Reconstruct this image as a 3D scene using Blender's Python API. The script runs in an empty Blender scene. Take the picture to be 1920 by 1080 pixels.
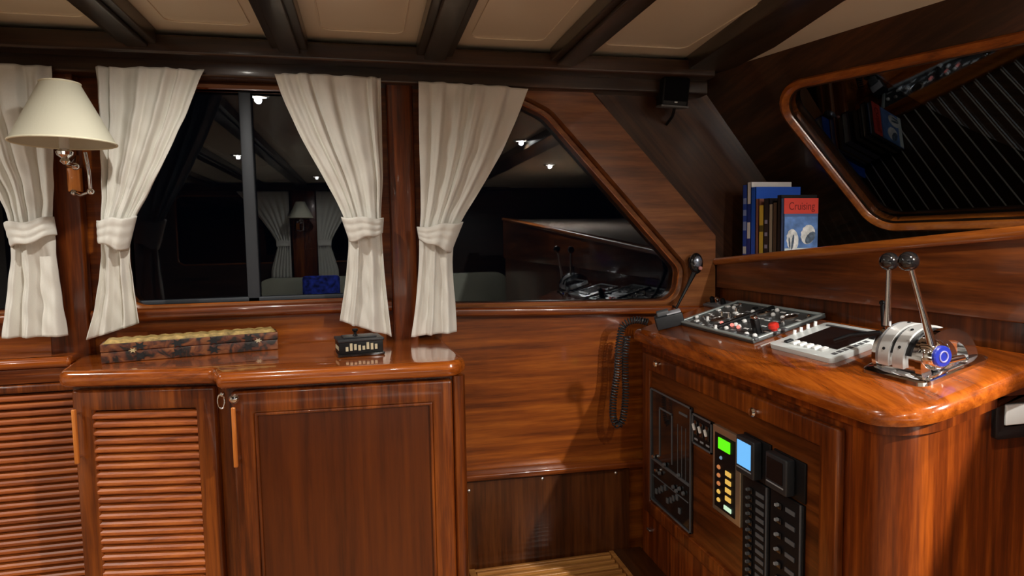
import bpy, bmesh, math, random
from math import sin, cos, pi, radians, sqrt, tan, atan2
from mathutils import Vector as V, Matrix
from mathutils.geometry import tessellate_polygon
random.seed(7)
S = bpy.context.scene; COL = S.collection
# ------------------------------------------------------------------ camera
F = 1200.; TH = radians(12.8); PH = radians(4.3); RO = .018; H = 1.45
EYE = V((0, 0, H))
fw = V((sin(TH)*cos(PH), cos(TH)*cos(PH), -sin(PH))); r0 = V((cos(TH), -sin(TH), 0)); u0 = r0.cross(fw)
rt = r0*cos(RO) - u0*sin(RO); up = r0*sin(RO) + u0*cos(RO)
cam_d = bpy.data.cameras.new('camera'); cam = bpy.data.objects.new('camera', cam_d); COL.objects.link(cam)
cam_d.sensor_width = 36; cam_d.lens = F/1920*36; cam_d.clip_start = .02
cam.matrix_world = Matrix(((rt.x, up.x, -fw.x, 0), (rt.y, up.y, -fw.y, 0), (rt.z, up.z, -fw.z, H), (0, 0, 0, 1)))
S.camera = cam
# survey helpers: where the sight line of a photo pixel meets a real plane of the cabin
def ray(px, py): return fw + rt*((px-960)/F) + up*((540-py)/F)
def hit(px, py, P, n):
    d = ray(px, py); P = V(P); n = V(n); return EYE + d*((P-EYE).dot(n)/d.dot(n))
def ony(px, py, Y): return hit(px, py, (0, Y, 0), (0, 1, 0))
def onx(px, py, X): return hit(px, py, (X, 0, 0), (1, 0, 0))
def onz(px, py, Z): return hit(px, py, (0, 0, Z), (0, 0, 1))
# ------------------------------------------------------------------ materials
def newmat(name):
    m = bpy.data.materials.new(name); m.use_nodes = True
    nt = m.node_tree; b = nt.nodes['Principled BSDF']; return m, nt, b
def plain(name, col, rough=.5, metal=0, coat=0, spec=.5, emit=None, estr=0, bump=0, bscale=200, var=0):
    m, nt, b = newmat(name)
    b.inputs['Base Color'].default_value = (*col, 1); b.inputs['Roughness'].default_value = rough
    b.inputs['Metallic'].default_value = metal; b.inputs['Coat Weight'].default_value = coat
    b.inputs['Coat Roughness'].default_value = .08
    b.inputs['Specular IOR Level'].default_value = spec
    if emit: b.inputs['Emission Color'].default_value = (*emit, 1); b.inputs['Emission Strength'].default_value = estr
    if bump or var:
        tc = nt.nodes.new('ShaderNodeTexCoord'); n = nt.nodes.new('ShaderNodeTexNoise')
        n.inputs['Scale'].default_value = bscale; n.inputs['Detail'].default_value = 5
        nt.links.new(tc.outputs['Object'], n.inputs['Vector'])
        if bump:
            bp = nt.nodes.new('ShaderNodeBump'); bp.inputs['Strength'].default_value = bump; bp.inputs['Distance'].default_value = .001
            nt.links.new(n.outputs['Fac'], bp.inputs['Height']); nt.links.new(bp.outputs['Normal'], b.inputs['Normal'])
        if var:
            r = nt.nodes.new('ShaderNodeValToRGB')
            r.color_ramp.elements[0].position = .3; r.color_ramp.elements[1].position = .7
            r.color_ramp.elements[0].color = (*[c*(1-var) for c in col], 1); r.color_ramp.elements[1].color = (*[min(1, c*(1+var)) for c in col], 1)
            nt.links.new(n.outputs['Fac'], r.inputs['Fac']); nt.links.new(r.outputs['Color'], b.inputs['Base Color'])
    return m
def wood(name, axis, dark=(.045, .009, .0025), mid=(.15, .033, .0065), light=(.31, .082, .016), rough=.3, coat=.5, crough=.07, fine=70, broad=11, along=1.3, rot=0):
    m, nt, b = newmat(name); L = nt.links; N = nt.nodes.new
    tc = N('ShaderNodeTexCoord')
    def noise(sc, al, det, dist):
        mp = N('ShaderNodeMapping'); s = [sc, sc, sc]; s['xyz'.index(axis)] = al; mp.inputs['Scale'].default_value = s
        if rot: mp.vector_type = 'TEXTURE'; mp.inputs['Scale'].default_value = [1/v for v in s]; mp.inputs['Rotation'].default_value = rot
        n = N('ShaderNodeTexNoise'); n.inputs['Scale'].default_value = 1; n.inputs['Detail'].default_value = det; n.inputs['Distortion'].default_value = dist
        L.new(tc.outputs['Object'], mp.inputs['Vector']); L.new(mp.outputs['Vector'], n.inputs['Vector']); return n
    a = noise(broad, along*.8, 3, 1.2); c = noise(fine, along*2.2, 5, .3); e = noise(fine*5, along*14, 2, 0)
    mx = N('ShaderNodeMix'); mx.data_type = 'FLOAT'; mx.inputs[0].default_value = .5
    L.new(a.outputs['Fac'], mx.inputs[2]); L.new(c.outputs['Fac'], mx.inputs[3])
    m2 = N('ShaderNodeMix'); m2.data_type = 'FLOAT'; m2.inputs[0].default_value = .15
    L.new(mx.outputs[0], m2.inputs[2]); L.new(e.outputs['Fac'], m2.inputs[3])
    r = N('ShaderNodeValToRGB'); el = r.color_ramp.elements
    el[0].position = .36; el[0].color = (*dark, 1); el[1].position = .63; el[1].color = (*light, 1)
    k = el.new(.49); k.color = (*mid, 1)
    dark, mid, light = [(c_[0]*1.04, c_[1]*.97, c_[2]*.62) for c_ in (dark, mid, light)]
    for e_, c_ in ((el[0], dark), (el[2], light), (el[1], mid)): e_.color = (*c_, 1)
    L.new(m2.outputs[0], r.inputs['Fac']); L.new(r.outputs['Color'], b.inputs['Base Color'])
    b.inputs['Roughness'].default_value = rough; b.inputs['Coat Weight'].default_value = coat; b.inputs['Coat Roughness'].default_value = crough
    bp = N('ShaderNodeBump'); bp.inputs['Strength'].default_value = .12; bp.inputs['Distance'].default_value = .0006
    L.new(c.outputs['Fac'], bp.inputs['Height']); L.new(bp.outputs['Normal'], b.inputs['Normal'])
    return m
WX = wood('mahogany_x', 'x'); WY = wood('mahogany_y', 'y'); WZ = wood('mahogany_z', 'z', dark=(.035, .007, .002), mid=(.125, .027, .005), light=(.27, .07, .012), coat=.28)
WZd = wood('mahogany_door', 'z', dark=(.045, .0095, .0025), mid=(.078, .0165, .0038), light=(.105, .023, .004), fine=75, coat=.12)
WB = wood('mahogany_beam_shaded', 'y', dark=(.012, .009, .009), mid=(.026, .018, .017), light=(.05, .033, .030), coat=.2)  # same mahogany as below; dim light at the ceiling put into the colour
WBX = wood('mahogany_cornice_shaded', 'x', dark=(.012, .007, .006), mid=(.03, .015, .012), light=(.06, .029, .022), coat=.2)  # colour darkened and greyed for the weak light on the upper wood
WT = wood('mahogany_counter', 'x', dark=(.11, .023, .004), mid=(.28, .064, .009), light=(.48, .13, .02), rough=.2, coat=1, crough=.05)
WTY = wood('mahogany_console_top', 'y', along=.5, dark=(.10, .022, .004), mid=(.26, .058, .009), light=(.44, .115, .017), rough=.2, coat=1, crough=.05, rot=(0, 0, radians(-14)))
WBK = wood('mahogany_bulkhead_shaded', 'y', dark=(.010, .006, .005), mid=(.024, .012, .009), light=(.058, .024, .014), coat=.25, rot=(radians(-12), 0, 0))  # dimness high on the bulkhead is mixed into this wood colour
WSX = wood('mahogany_diagonal', 'x', dark=(.09, .03, .014), mid=(.20, .072, .033), light=(.33, .135, .065), fine=45, coat=.3)
WHL = wood('pale_handle_wood', 'z', dark=(.4, .11, .03), mid=(.6, .2, .05), light=(.75, .3, .09))
WSL = wood('louvre_wood', 'x', dark=(.16, .035, .009), mid=(.34, .085, .02), light=(.5, .15, .04), rough=.45, coat=.12, crough=.3)
WPN = wood('mahogany_panel_x', 'x', dark=(.10, .022, .005), mid=(.22, .054, .009), light=(.38, .11, .018), fine=60, broad=14, coat=.3)
GAP = plain('louvre_shade', (.006, .004, .003), .8)  # near-black colour stands for the shade between louvre slats
FAB = plain('curtain_linen', (.80, .79, .73), .9, bump=.5, bscale=900, var=.05)
m, nt, b = newmat('curtain_linen_soft'); FAB2 = FAB
CEIL = plain('ceiling_vinyl', (.72, .62, .46), .32, coat=.25, bump=.1, bscale=60)
CHROME = plain('chrome', (.85, .86, .88), .08, 1)
STEEL = plain('brushed_steel', (.6, .6, .6), .28, 1)
BRASS = plain('brass', (.75, .62, .35), .25, 1)
BLACK = plain('black_plastic', (.006, .006, .007), .45, spec=.25)
BLACKG = plain('black_gloss', (.008, .008, .009), .12, coat=.6)
DGREY = plain('dark_grey_plastic', (.022, .025, .029), .4)
MGREY = plain('mid_grey_plastic', (.10, .11, .12), .4)
WHITE = plain('white_plastic', (.88, .90, .90), .35)
PALE = plain('pale_grey_bezel', (.80, .87, .88), .35)
SHADE = plain('lamp_shade_fabric', (.60, .58, .46), .85, bump=.3, bscale=700)
SHADEIN = plain('shade_trim', (.78, .74, .56), .8)
ALU = plain('grey_aluminium', (.045, .052, .062), .5, .3)
RED = plain('red_plastic', (.6, .03, .02), .3, coat=.4)
PAPER = plain('book_pages', (.85, .83, .75), .9)
def lit(name, col, s): return plain(name, tuple(c*.3 for c in col), .3, emit=col, estr=s)
# window glass: thin clear pane with a mirror-like skin
def glassmat():
    m = bpy.data.materials.new('window_glass'); m.use_nodes = True; nt = m.node_tree; nt.nodes.clear(); N = nt.nodes.new
    o = N('ShaderNodeOutputMaterial'); mx = N('ShaderNodeMixShader'); t = N('ShaderNodeBsdfTransparent'); g = N('ShaderNodeBsdfGlossy'); f = N('ShaderNodeFresnel')
    t.inputs[0].default_value = (.55, .6, .65, 1); g.inputs['Roughness'].default_value = .004; g.inputs['Color'].default_value = (.93, .96, 1, 1); f.inputs['IOR'].default_value = 1.62
    nt.links.new(f.outputs[0], mx.inputs[0]); nt.links.new(t.outputs[0], mx.inputs[1]); nt.links.new(g.outputs[0], mx.inputs[2]); nt.links.new(mx.outputs[0], o.inputs[0])
    return m
GLASS = glassmat()
# ------------------------------------------------------------------ objects
def wloc(o):
    p = V((0, 0, 0))
    while o is not None: p += o.location; o = o.parent
    return p
def thing(name, label, cat, loc, group=None):
    o = bpy.data.objects.new(name, None); COL.objects.link(o); o.location = V(loc); o.empty_display_size = .05
    o['label'] = label; o['category'] = cat
    if group: o['group'] = group
    return o
def obj(name, bm, mat, parent=None, bev=0, smooth=None, label=None, cat=None, group=None, kind=None, subs=0, weld=False, angle=35):
    if weld: bmesh.ops.remove_doubles(bm, verts=bm.verts, dist=1e-5)
    me = bpy.data.meshes.new(name)
    if parent is not None: off = wloc(parent)
    elif kind == 'structure': off = V((0, 0, 0))
    else:
        xs = [v.co for v in bm.verts]
        off = V(((min(c.x for c in xs)+max(c.x for c in xs))/2, (min(c.y for c in xs)+max(c.y for c in xs))/2, min(c.z for c in xs)))
    for v in bm.verts: v.co -= off
    bmesh.ops.recalc_face_normals(bm, faces=bm.faces)
    bm.to_mesh(me); bm.free()
    o = bpy.data.objects.new(name, me); COL.objects.link(o)
    if parent is not None: o.parent = parent
    else: o.location = off
    for mm in (mat if isinstance(mat, (list, tuple)) else [mat]): me.materials.append(mm)
    if bev:
        md = o.modifiers.new('bevel', 'BEVEL'); md.width = bev; md.segments = 3; md.limit_method = 'ANGLE'; md.angle_limit = radians(40)
    if smooth is None: smooth = bool(bev)
    if smooth:
        me.polygons.foreach_set('use_smooth', [True]*len(me.polygons))
        if bev: pass
        else:
            try: me.set_sharp_from_angle(angle=radians(angle))
            except Exception: pass
    if subs:
        sd = o.modifiers.new('sub', 'SUBSURF'); sd.levels = sd.render_levels = subs
    if label: o['label'] = label
    if cat: o['category'] = cat
    if group: o['group'] = group
    if kind: o['kind'] = kind
    return o
def struct(name, bm, mat, parent=None, **k): return obj(name, bm, mat, parent, kind='structure', **k)
BM = bmesh.new
def hexa(bm, c, mi=0):
    vs = [bm.verts.new(p) for p in c]
    for f in ((3, 2, 1, 0), (4, 5, 6, 7), (0, 1, 5, 4), (1, 2, 6, 5), (2, 3, 7, 6), (3, 0, 4, 7)):
        bm.faces.new([vs[i] for i in f]).material_index = mi
def box(bm, x0, x1, y0, y1, z0, z1, mi=0):
    hexa(bm, [V(p) for p in ((x0, y0, z0), (x1, y0, z0), (x1, y1, z0), (x0, y1, z0), (x0, y0, z1), (x1, y0, z1), (x1, y1, z1), (x0, y1, z1))], mi)
    return bm
class Fr:                                   # a local frame on some surface
    def __init__(s, O, U, W, up=None):
        s.O = V(O); s.U = V(U).normalized(); s.W = V(W).normalized(); s.V = s.W.cross(s.U).normalized()
        s.W = s.U.cross(s.V).normalized()
    def p(s, a, b, c=0): return s.O + s.U*a + s.V*b + s.W*c
    def co(s, P): d = V(P)-s.O; return d.dot(s.U), d.dot(s.V), d.dot(s.W)
    def box(s, bm, a0, a1, b0, b1, c0, c1, mi=0):
        hexa(bm, [s.p(*q) for q in ((a0, b0, c0), (a1, b0, c0), (a1, b1, c0), (a0, b1, c0), (a0, b0, c1), (a1, b0, c1), (a1, b1, c1), (a0, b1, c1))], mi); return bm
def rpoly(pts, rad, seg=6):                 # 2D polygon with rounded corners
    n = len(pts); out = []
    if not isinstance(rad, (list, tuple)): rad = [rad]*n
    for i in range(n):
        a, b, c = (V((*pts[i-1], 0)), V((*pts[i], 0)), V((*pts[(i+1) % n], 0))); r = rad[i]
        if r <= 0: out.append((b.x, b.y)); continue
        d1 = (a-b).normalized(); d2 = (c-b).normalized(); ang = d1.angle(d2); t = r/tan(ang/2)
        t = min(t, (a-b).length*.49, (c-b).length*.49); rr = t*tan(ang/2)
        cen = b + (d1+d2).normalized()*(rr/sin(ang/2)); p1 = b+d1*t; p2 = b+d2*t
        a1 = atan2(p1.y-cen.y, p1.x-cen.x); a2 = atan2(p2.y-cen.y, p2.x-cen.x); da = (a2-a1+pi) % (2*pi)-pi
        for k in range(seg+1):
            q = a1+da*k/seg; out.append((cen.x+rr*cos(q), cen.y+rr*sin(q)))
    return out
def plate(bm, outer, holes, f3, thick, mi=0):     # flat board with holes; f3(a,b,c)->point
    loops = [outer]+list(holes); polys = [[V((a, b, 0)) for a, b in l] for l in loops]
    tri = tessellate_polygon(polys); flat = [q for l in loops for q in l]
    A = [bm.verts.new(f3(a, b, 0)) for a, b in flat]; B = [bm.verts.new(f3(a, b, -thick)) for a, b in flat]
    for t in tri:
        try:
            bm.faces.new([A[i] for i in t]).material_index = mi; bm.faces.new([B[i] for i in reversed(t)]).material_index = mi
        except ValueError: pass
    k = 0
    for l in loops:
        n = len(l)
        for i in range(n):
            j = (i+1) % n; bm.faces.new((A[k+i], A[k+j], B[k+j], B[k+i])).material_index = mi
        k += n
    return bm
def offset(poly, d):                        # grow (d>0) a closed 2D loop
    n = len(poly); area = sum(poly[i][0]*poly[(i+1) % n][1]-poly[(i+1) % n][0]*poly[i][1] for i in range(n)); s = 1 if area > 0 else -1
    out = []
    for i in range(n):
        a = V((*poly[i-1], 0)); b = V((*poly[i], 0)); c = V((*poly[(i+1) % n], 0))
        e1 = (b-a); e2 = (c-b)
        if e1.length < 1e-7: e1 = e2.copy()
        if e2.length < 1e-7: e2 = e1.copy()
        n1 = V((e1.y, -e1.x, 0)).normalized()*s; n2 = V((e2.y, -e2.x, 0)).normalized()*s
        m_ = (n1+n2); m_ = m_.normalized() if m_.length > 1e-6 else n1
        k = d/max(.35, m_.dot(n1)); out.append((b.x+m_.x*k, b.y+m_.y*k))
    return out
def ring(bm, poly, w, f3, thick, lip=0, mi=0):    # moulding round a hole: several concentric profile loops
    prof = [(0, -thick), (0, -.2*w), (.25*w, .1*w+lip), (.6*w, .3*w+lip), (.9*w, .1*w+lip), (w, -.2*w), (w, -thick)]
    rows = [[bm.verts.new(f3(a, b, h)) for a, b in offset(poly, o)] for o, h in prof]
    n = len(poly)
    for r1, r2 in zip(rows, rows[1:]):
        for i in range(n):
            j = (i+1) % n; bm.faces.new((r1[i], r1[j], r2[j], r2[i])).material_index = mi
    return bm
def tube(bm, path, r, seg=10, closed=False, caps=True, mi=0):
    path = [V(p) for p in path]; n = len(path); rs = r if isinstance(r, (list, tuple)) else [r]*n
    rows = []; prev = None
    for i, p in enumerate(path):
        if closed: t = (path[(i+1) % n]-path[i-1]).normalized()
        else: t = (path[min(i+1, n-1)]-path[max(i-1, 0)]).normalized()
        if prev is None:
            a = V((0, 0, 1)) if abs(t.z) < .9 else V((1, 0, 0)); u = t.cross(a).normalized()
        else: u = (prev-t*prev.dot(t)).normalized()
        prev = u; w = t.cross(u)
        rows.append([bm.verts.new(p+(u*cos(2*pi*k/seg)+w*sin(2*pi*k/seg))*rs[i]) for k in range(seg)])
    pairs = list(zip(rows, rows[1:]))+([(rows[-1], rows[0])] if closed else [])
    for a, b in pairs:
        for k in range(seg): bm.faces.new((a[k], a[(k+1) % seg], b[(k+1) % seg], b[k])).material_index = mi
    if caps and not closed:
        bm.faces.new(rows[0][::-1]).material_index = mi; bm.faces.new(rows[-1]).material_index = mi
    return bm
def lathe(bm, O, axis, prof, seg=32, mi=0, cap=True):
    O = V(O); ax = V(axis).normalized(); a = V((0, 0, 1)) if abs(ax.z) < .9 else V((1, 0, 0)); u = ax.cross(a).normalized(); w = ax.cross(u)
    rows = [[bm.verts.new(O+ax*h+(u*cos(2*pi*k/seg)+w*sin(2*pi*k/seg))*max(r, 1e-5)) for k in range(seg)] for r, h in prof]
    for x, y in zip(rows, rows[1:]):
        for k in range(seg): bm.faces.new((x[k], x[(k+1) % seg], y[(k+1) % seg], y[k])).material_index = mi
    if cap:
        bm.faces.new(rows[0][::-1]).material_index = mi; bm.faces.new(rows[-1]).material_index = mi
    return bm
def ball(bm, O, r, seg=20, sq=(1, 1, 1), mi=0):
    g = bmesh.ops.create_uvsphere(bm, u_segments=seg, v_segments=seg//2, radius=r)
    for v in g['verts']: v.co = V((v.co.x*sq[0], v.co.y*sq[1], v.co.z*sq[2]))+V(O)
    for v in g['verts']:
        for f in v.link_faces: f.material_index = mi
    return bm
def text(name, s, fr, a, b, size, mat, parent, c=.0006, align='LEFT', sx=1):
    cu = bpy.data.curves.new(name, 'FONT'); cu.body = s; cu.size = size; cu.extrude = .0003; cu.align_x = align; cu.space_character = 1
    t = bpy.data.objects.new(name, cu); COL.objects.link(t); t.parent = parent; cu.materials.append(mat)
    me = bpy.data.meshes.new_from_object(t); bpy.data.objects.remove(t); O = wloc(parent)
    for v in me.vertices: v.co = fr.p(a+v.co.x*sx, b+v.co.y, c+v.co.z)-O
    me.materials.clear(); me.materials.append(mat)
    t = bpy.data.objects.new(name, me); COL.objects.link(t); t.parent = parent
    return t

D = 2.10                      # inner face of the port side wall
# ------------------------------------------------------------------ bulkhead plane
BA = V((1.145, 2.1, 2.0)); BB = V((1.65, 2.1, 1.37)); BC = V((1.37, 1.33, 2.0)); BN = (BB-BA).cross(BC-BA).normalized()
if BN.x > 0: BN = -BN
def bx(y, z): return BA.x - (BN.y*(y-BA.y)+BN.z*(z-BA.z))/BN.x
def onb(px, py): return hit(px, py, BA, BN)
BF = Fr(BA, BA-BC, BN) if False else Fr(BA, (BC-BA), BN)     # U runs inboard, W into the cabin
# ------------------------------------------------------------------ floor, ceiling, walls
def floor_mat(pitch=.085, nm='teak_and_holly_floor', wd=.1, k=1., hol=(.55, .42, .25, 1), skew=0.):
    m, nt, b = newmat(nm); L = nt.links; N = nt.nodes.new
    tc = N('ShaderNodeTexCoord'); sp = N('ShaderNodeSeparateXYZ'); L.new(tc.outputs['Object'], sp.inputs[0])
    mu = N('ShaderNodeMath'); mu.operation = 'MULTIPLY'; mu.inputs[1].default_value = 1/pitch; sk = N('ShaderNodeMath'); sk.operation = 'MULTIPLY_ADD'; sk.inputs[1].default_value = skew; L.new(sp.outputs['X'], sk.inputs[0]); L.new(sp.outputs['Y'], sk.inputs[2]); L.new(sk.outputs[0], mu.inputs[0])
    fr = N('ShaderNodeMath'); fr.operation = 'FRACT'; L.new(mu.outputs[0], fr.inputs[0])
    lt = N('ShaderNodeMath'); lt.operation = 'LESS_THAN'; lt.inputs[1].default_value = wd; L.new(fr.outputs[0], lt.inputs[0])
    mp = N('ShaderNodeMapping'); mp.inputs['Scale'].default_value = (2, 50, 1); L.new(tc.outputs['Object'], mp.inputs['Vector'])
    n = N('ShaderNodeTexNoise'); n.inputs['Scale'].default_value = 1; n.inputs['Detail'].default_value = 5; L.new(mp.outputs[0], n.inputs['Vector'])
    r = N('ShaderNodeValToRGB'); r.color_ramp.elements[0].color = (.16*k, .08*k, .04*k, 1); r.color_ramp.elements[1].color = (.34*k, .18*k, .09*k, 1); L.new(n.outputs['Fac'], r.inputs['Fac'])
    mx = N('ShaderNodeMix'); mx.data_type = 'RGBA'; mx.inputs[7].default_value = hol
    L.new(lt.outputs[0], mx.inputs[0]); L.new(r.outputs['Color'], mx.inputs[6]); L.new(mx.outputs[2], b.inputs['Base Color'])
    b.inputs['Roughness'].default_value = .3
    return m
FLOORM = floor_mat(); STRIPES = floor_mat(.038, 'mirror_stripe_shelf', .11, .2, (.95, .9, .8, 1), .40)  # shelf stripes added for their mirror image in the windscreen
XL, YS = -3.2, -2.45; XR = 2.75
struct('floor', box(BM(), XL-.1, XR, YS-.1, D+.1, -.05, 0), FLOORM)
CZ = 2.045
bm = BM(); f3 = lambda a, b, c: V((a, b, CZ+.03+c))
plate(bm, [(XL-.05, YS-.05), (1.16, YS-.05), (1.16, D+.05), (XL-.05, D+.05)], [], f3, .03)
struct('ceiling', bm, CEIL)
# port wall with its windows, drawn in (x, z)
def px_poly(pts, Y): return [(ony(a, b, Y).x, ony(a, b, Y).z) for a, b in pts]
SILL = 1.275
w1 = rpoly([(-.69, SILL), (.03, SILL), (.03, 1.915), (-.69, 1.915)], [.05]*4)
w0 = rpoly([(-1.62, SILL), (-.935, SILL), (-.935, 1.915), (-1.62, 1.915)], [.05]*4)
w2 = rpoly([(.215, 1.245), (1.075, 1.225), (1.09, 1.335), (.60, 1.86), (.50, 1.905), (.215, 1.915)], [.04, .085, .05, .1, .03, .05])
fy = lambda Y: (lambda a, b, c: V((a, Y-c, b)))
bm = BM(); plate(bm, [(XL, -.0), (XR, -.0), (XR, 2.3), (XL, 2.3)], [w0, w1, w2], fy(D), .07)
# board under the windows has horizontal grain, so does the rest of this wall
struct('wall_port', bm, WPN)
# starboard wall, aft wall
w1s = rpoly([(-.45, SILL), (.55, SILL), (.55, 1.915), (-.45, 1.915)], .05); w2s = rpoly([(-1.75, SILL), (-.72, SILL), (-.72, 1.915), (-1.75, 1.915)], .05)
bm = BM(); plate(bm, [(XL, 0), (XR, 0), (XR, 2.3), (XL, 2.3)], [w1s, w2s], lambda a, b, c: V((a, YS+c, b)), .07)
struct('wall_starboard', bm, WBX)
struct('wall_aft', box(BM(), XL-.08, XL, YS, D, 0, 2.3), plain('cream_bounce_lining', (.72, .68, .58), .6))  # unseen wall, coloured cream to bounce more light
# windows: moulding ring, pane, sliding frame
def window(n, poly, w, label, Y=D, s=1):
    f = lambda a, b, c: V((a, Y-s*c, b))
    bm = BM(); ring(bm, poly, w, f, .03); fr = struct('window_%d' % n, bm, WSX, smooth=True); fr['label'] = label
    bm = BM(); plate(bm, offset(poly, .012), [], lambda a, b, c: V((a, Y+s*(.036)-s*c, b)), .005)
    obj('glass_pane', bm, GLASS, fr)
    return fr
window(1, w0, .022, 'cabin window left of the lamp post')
wf = window(2, w1, .022, 'cabin window between the two posts')
window(3, w2, .024, 'sloping cabin window above the bare wall panel')
window(5, w1s, .022, 'cabin window on the opposite side', YS, -1)
window(6, w2s, .022, 'aft cabin window on the opposite side', YS, -1)
bm = BM(); box(bm, -.362, -.326, D+.018, D+.034, SILL-.005, 1.92); box(bm, -.69, .04, D+.018, D+.034, SILL-.004, SILL+.012)
obj('sliding_frame', bm, ALU, wf, bev=.003)
# sills and posts and cornice
ntrim = [0]
def trim(bm, mat, label=None, **k):
    ntrim[0] += 1; o = struct('trim_%d' % ntrim[0], bm, mat, **k)
    if label: o['label'] = label
    return o
def bullnose(bm, x0, x1, y0, y1, z0, z1, r=.012):
    prof = rpoly([(y0, z0), (y1, z0), (y1, z1), (y0, z1)], [r, 0, 0, r], 5)
    A = [bm.verts.new((x0, a, b)) for a, b in prof]; B = [bm.verts.new((x1, a, b)) for a, b in prof]; n = len(prof)
    for i in range(n): bm.faces.new((A[i], A[(i+1) % n], B[(i+1) % n], B[i]))
    bm.faces.new(A[::-1]); bm.faces.new(B); return bm
trim(bullnose(BM(), -1.7, -.885, 2.06, D, SILL-.04, SILL-.008), WX, smooth=True)
trim(bullnose(BM(), -.78, .075, 2.06, D, SILL-.045, SILL-.008), WX, smooth=True)
bm = BM()
for (xa, xb, za, zb) in ((.165, 1.2, 1.236, 1.204),):
    prof = rpoly([(2.05, -.028), (D, -.028), (D, 0), (2.05, 0)], [.01, 0, 0, .01], 5)
    A = [bm.verts.new((xa, p, za+q)) for p, q in prof]; B = [bm.verts.new((xb, p, zb+q)) for p, q in prof]; n = len(prof)
    for i in range(n): bm.faces.new((A[i], A[(i+1) % n], B[(i+1) % n], B[i]))
    bm.faces.new(A[::-1]); bm.faces.new(B)
trim(bm, WX, smooth=True)
for x0, x1 in ((-.885, -.785), (.078, .160)):
    bm = BM(); box(bm, x0, x1, 2.055, D-.001, 1.1, 1.985); trim(bm, WZ, 'wooden post between windows', bev=.006)
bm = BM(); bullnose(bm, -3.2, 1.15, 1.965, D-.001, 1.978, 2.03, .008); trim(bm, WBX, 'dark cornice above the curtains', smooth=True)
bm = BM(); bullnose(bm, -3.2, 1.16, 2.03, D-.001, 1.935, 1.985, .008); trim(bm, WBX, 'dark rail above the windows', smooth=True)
# lower ledge, thin panel under it with three screws
bm = BM()
hexa(bm, [V(p) for p in ((.2, 2.045, .655), (.93, 2.045, .643), (.93, D, .643), (.2, D, .655), (.2, 2.045, .675), (.93, 2.045, .664), (.93, D, .664), (.2, D, .675))])
trim(bm, WX, 'narrow ledge low on the side wall', bev=.005)
pn = thing('access_panel', 'dark vertical-grained access panel under the narrow ledge between cabinet and console', 'panel', (.56, 2.08, .34))
obj('board', box(BM(), .25, .885, 2.07, 2.098, .335, .648), wood('access_panel_wood', 'z', dark=(.02, .006, .003), mid=(.06, .017, .006), light=(.11, .034, .011), coat=.2), pn, bev=.003)
for q in ((870, 922), (1017, 898), (1155, 887)):
    p = ony(*q, 2.07); p.x = max(p.x, .31); bm = BM(); lathe(bm, p+V((0, .002, 0)), (0, -1, 0), [(.006, 0), (.006, .003), (.004, .0045), (.001, .005)], 14); obj('screw', bm, STEEL, pn, smooth=True)
# thick diagonal board between the sloping window and the forward panel
dg_out = [(.48, 1.975), (.80, 1.975), (.763, 1.93), (1.213, 1.452), (1.213, 1.15), (.98, 1.15), (.98, 1.2)]
inner = [p for p in offset(w2, .020)]
i1 = [p for p in inner if p[0] > .50 and p[1] > 1.215]
arc = [p for p in w2]
bm = BM()
outer = [(.50, 1.99), (.70, 1.99), (1.213, 1.452), (1.213, 1.12), (.17, 1.12), (.17, 1.99)]
low = offset(w2, .02)
# keep only the part forward/above of the window: polygon following the window edge
edge = [p for p in low if (p[0] > .505 and p[1] > 1.30) or p[0] > 1.06]
edge = sorted(edge, key=lambda p: -atan2(p[1]-1.30, p[0]-.35))
plate(bm, [(.50, 1.99), (.705, 1.99), (1.213, 1.452), (1.213, 1.14), (1.06, 1.14), (1.04, 1.20)] + edge[::-1], [], fy(2.062), .037)
trim(bm, WSX, 'thick diagonal board framing the sloping window', smooth=False)
# dark forward triangle of the side wall
bm = BM(); plate(bm, [(.70, 2.02), (1.14, 2.02), (bx(D, 1.3)+.02, 1.3), (1.215, 1.3), (1.215, 1.44)], [], fy(2.088), .011)
trim(bm, wood('forward_panel_wood', 'x', dark=(.02, .0085, .006), mid=(.05, .02, .013), light=(.085, .036, .024), coat=.3, rot=(0, radians(47), 0)), 'dark side panel forward of the diagonal board')
# ------------------------------------------------------------------ ceiling beams
for xc, w in ((-2.19, .1), (-1.79, .1), (-1.39, .1), (-.985, .1), (-.588, .098), (-.192, .1), (.222, .108), (.635, .104)):
    bm = BM(); box(bm, xc-w/2, xc+w/2, YS, 1.97, 2.004, CZ); box(bm, xc-w/2+.022, xc+w/2-.022, YS, 1.97, 1.992, 2.004)
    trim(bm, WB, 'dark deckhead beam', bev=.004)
bm = BM(); plate(bm, [(1.07, 2.09), (.985, 1.35), (.90, YS), (1.10, YS), (1.125, 1.35), (1.19, 1.70), (1.21, 2.09)], [], lambda a, b, c: V((a, b, CZ+.03+c)), CZ+.03-1.998); trim(bm, WB, 'broad dark deckhead beam by the bulkhead', bev=.004)
bm = BM(); plate(bm, [(1.08, YS), (bx(YS, 2.004)+.03, YS), (bx(2.09, 2.004)+.03, 2.09), (1.14, 2.09)], [], lambda a, b, c: V((a, b, 2.04+c)), .036)
struct('ceiling', bm, CEIL)
def trimline(pts, r=.0022): return tube(BM(), [V((a, b, CZ-.0015)) for a, b in pts], r, 6, closed=True)
for x0, x1 in ((-.93, -.645), (-.53, -.25), (-.135, .16), (.285, .575), (.695, 1.04)):
    trim(trimline(rpoly([(x0+.035, -.9), (x1-.035, -.9), (x1-.035, 1.9), (x0+.035, 1.9)], .03)), CEIL, smooth=True)
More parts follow.
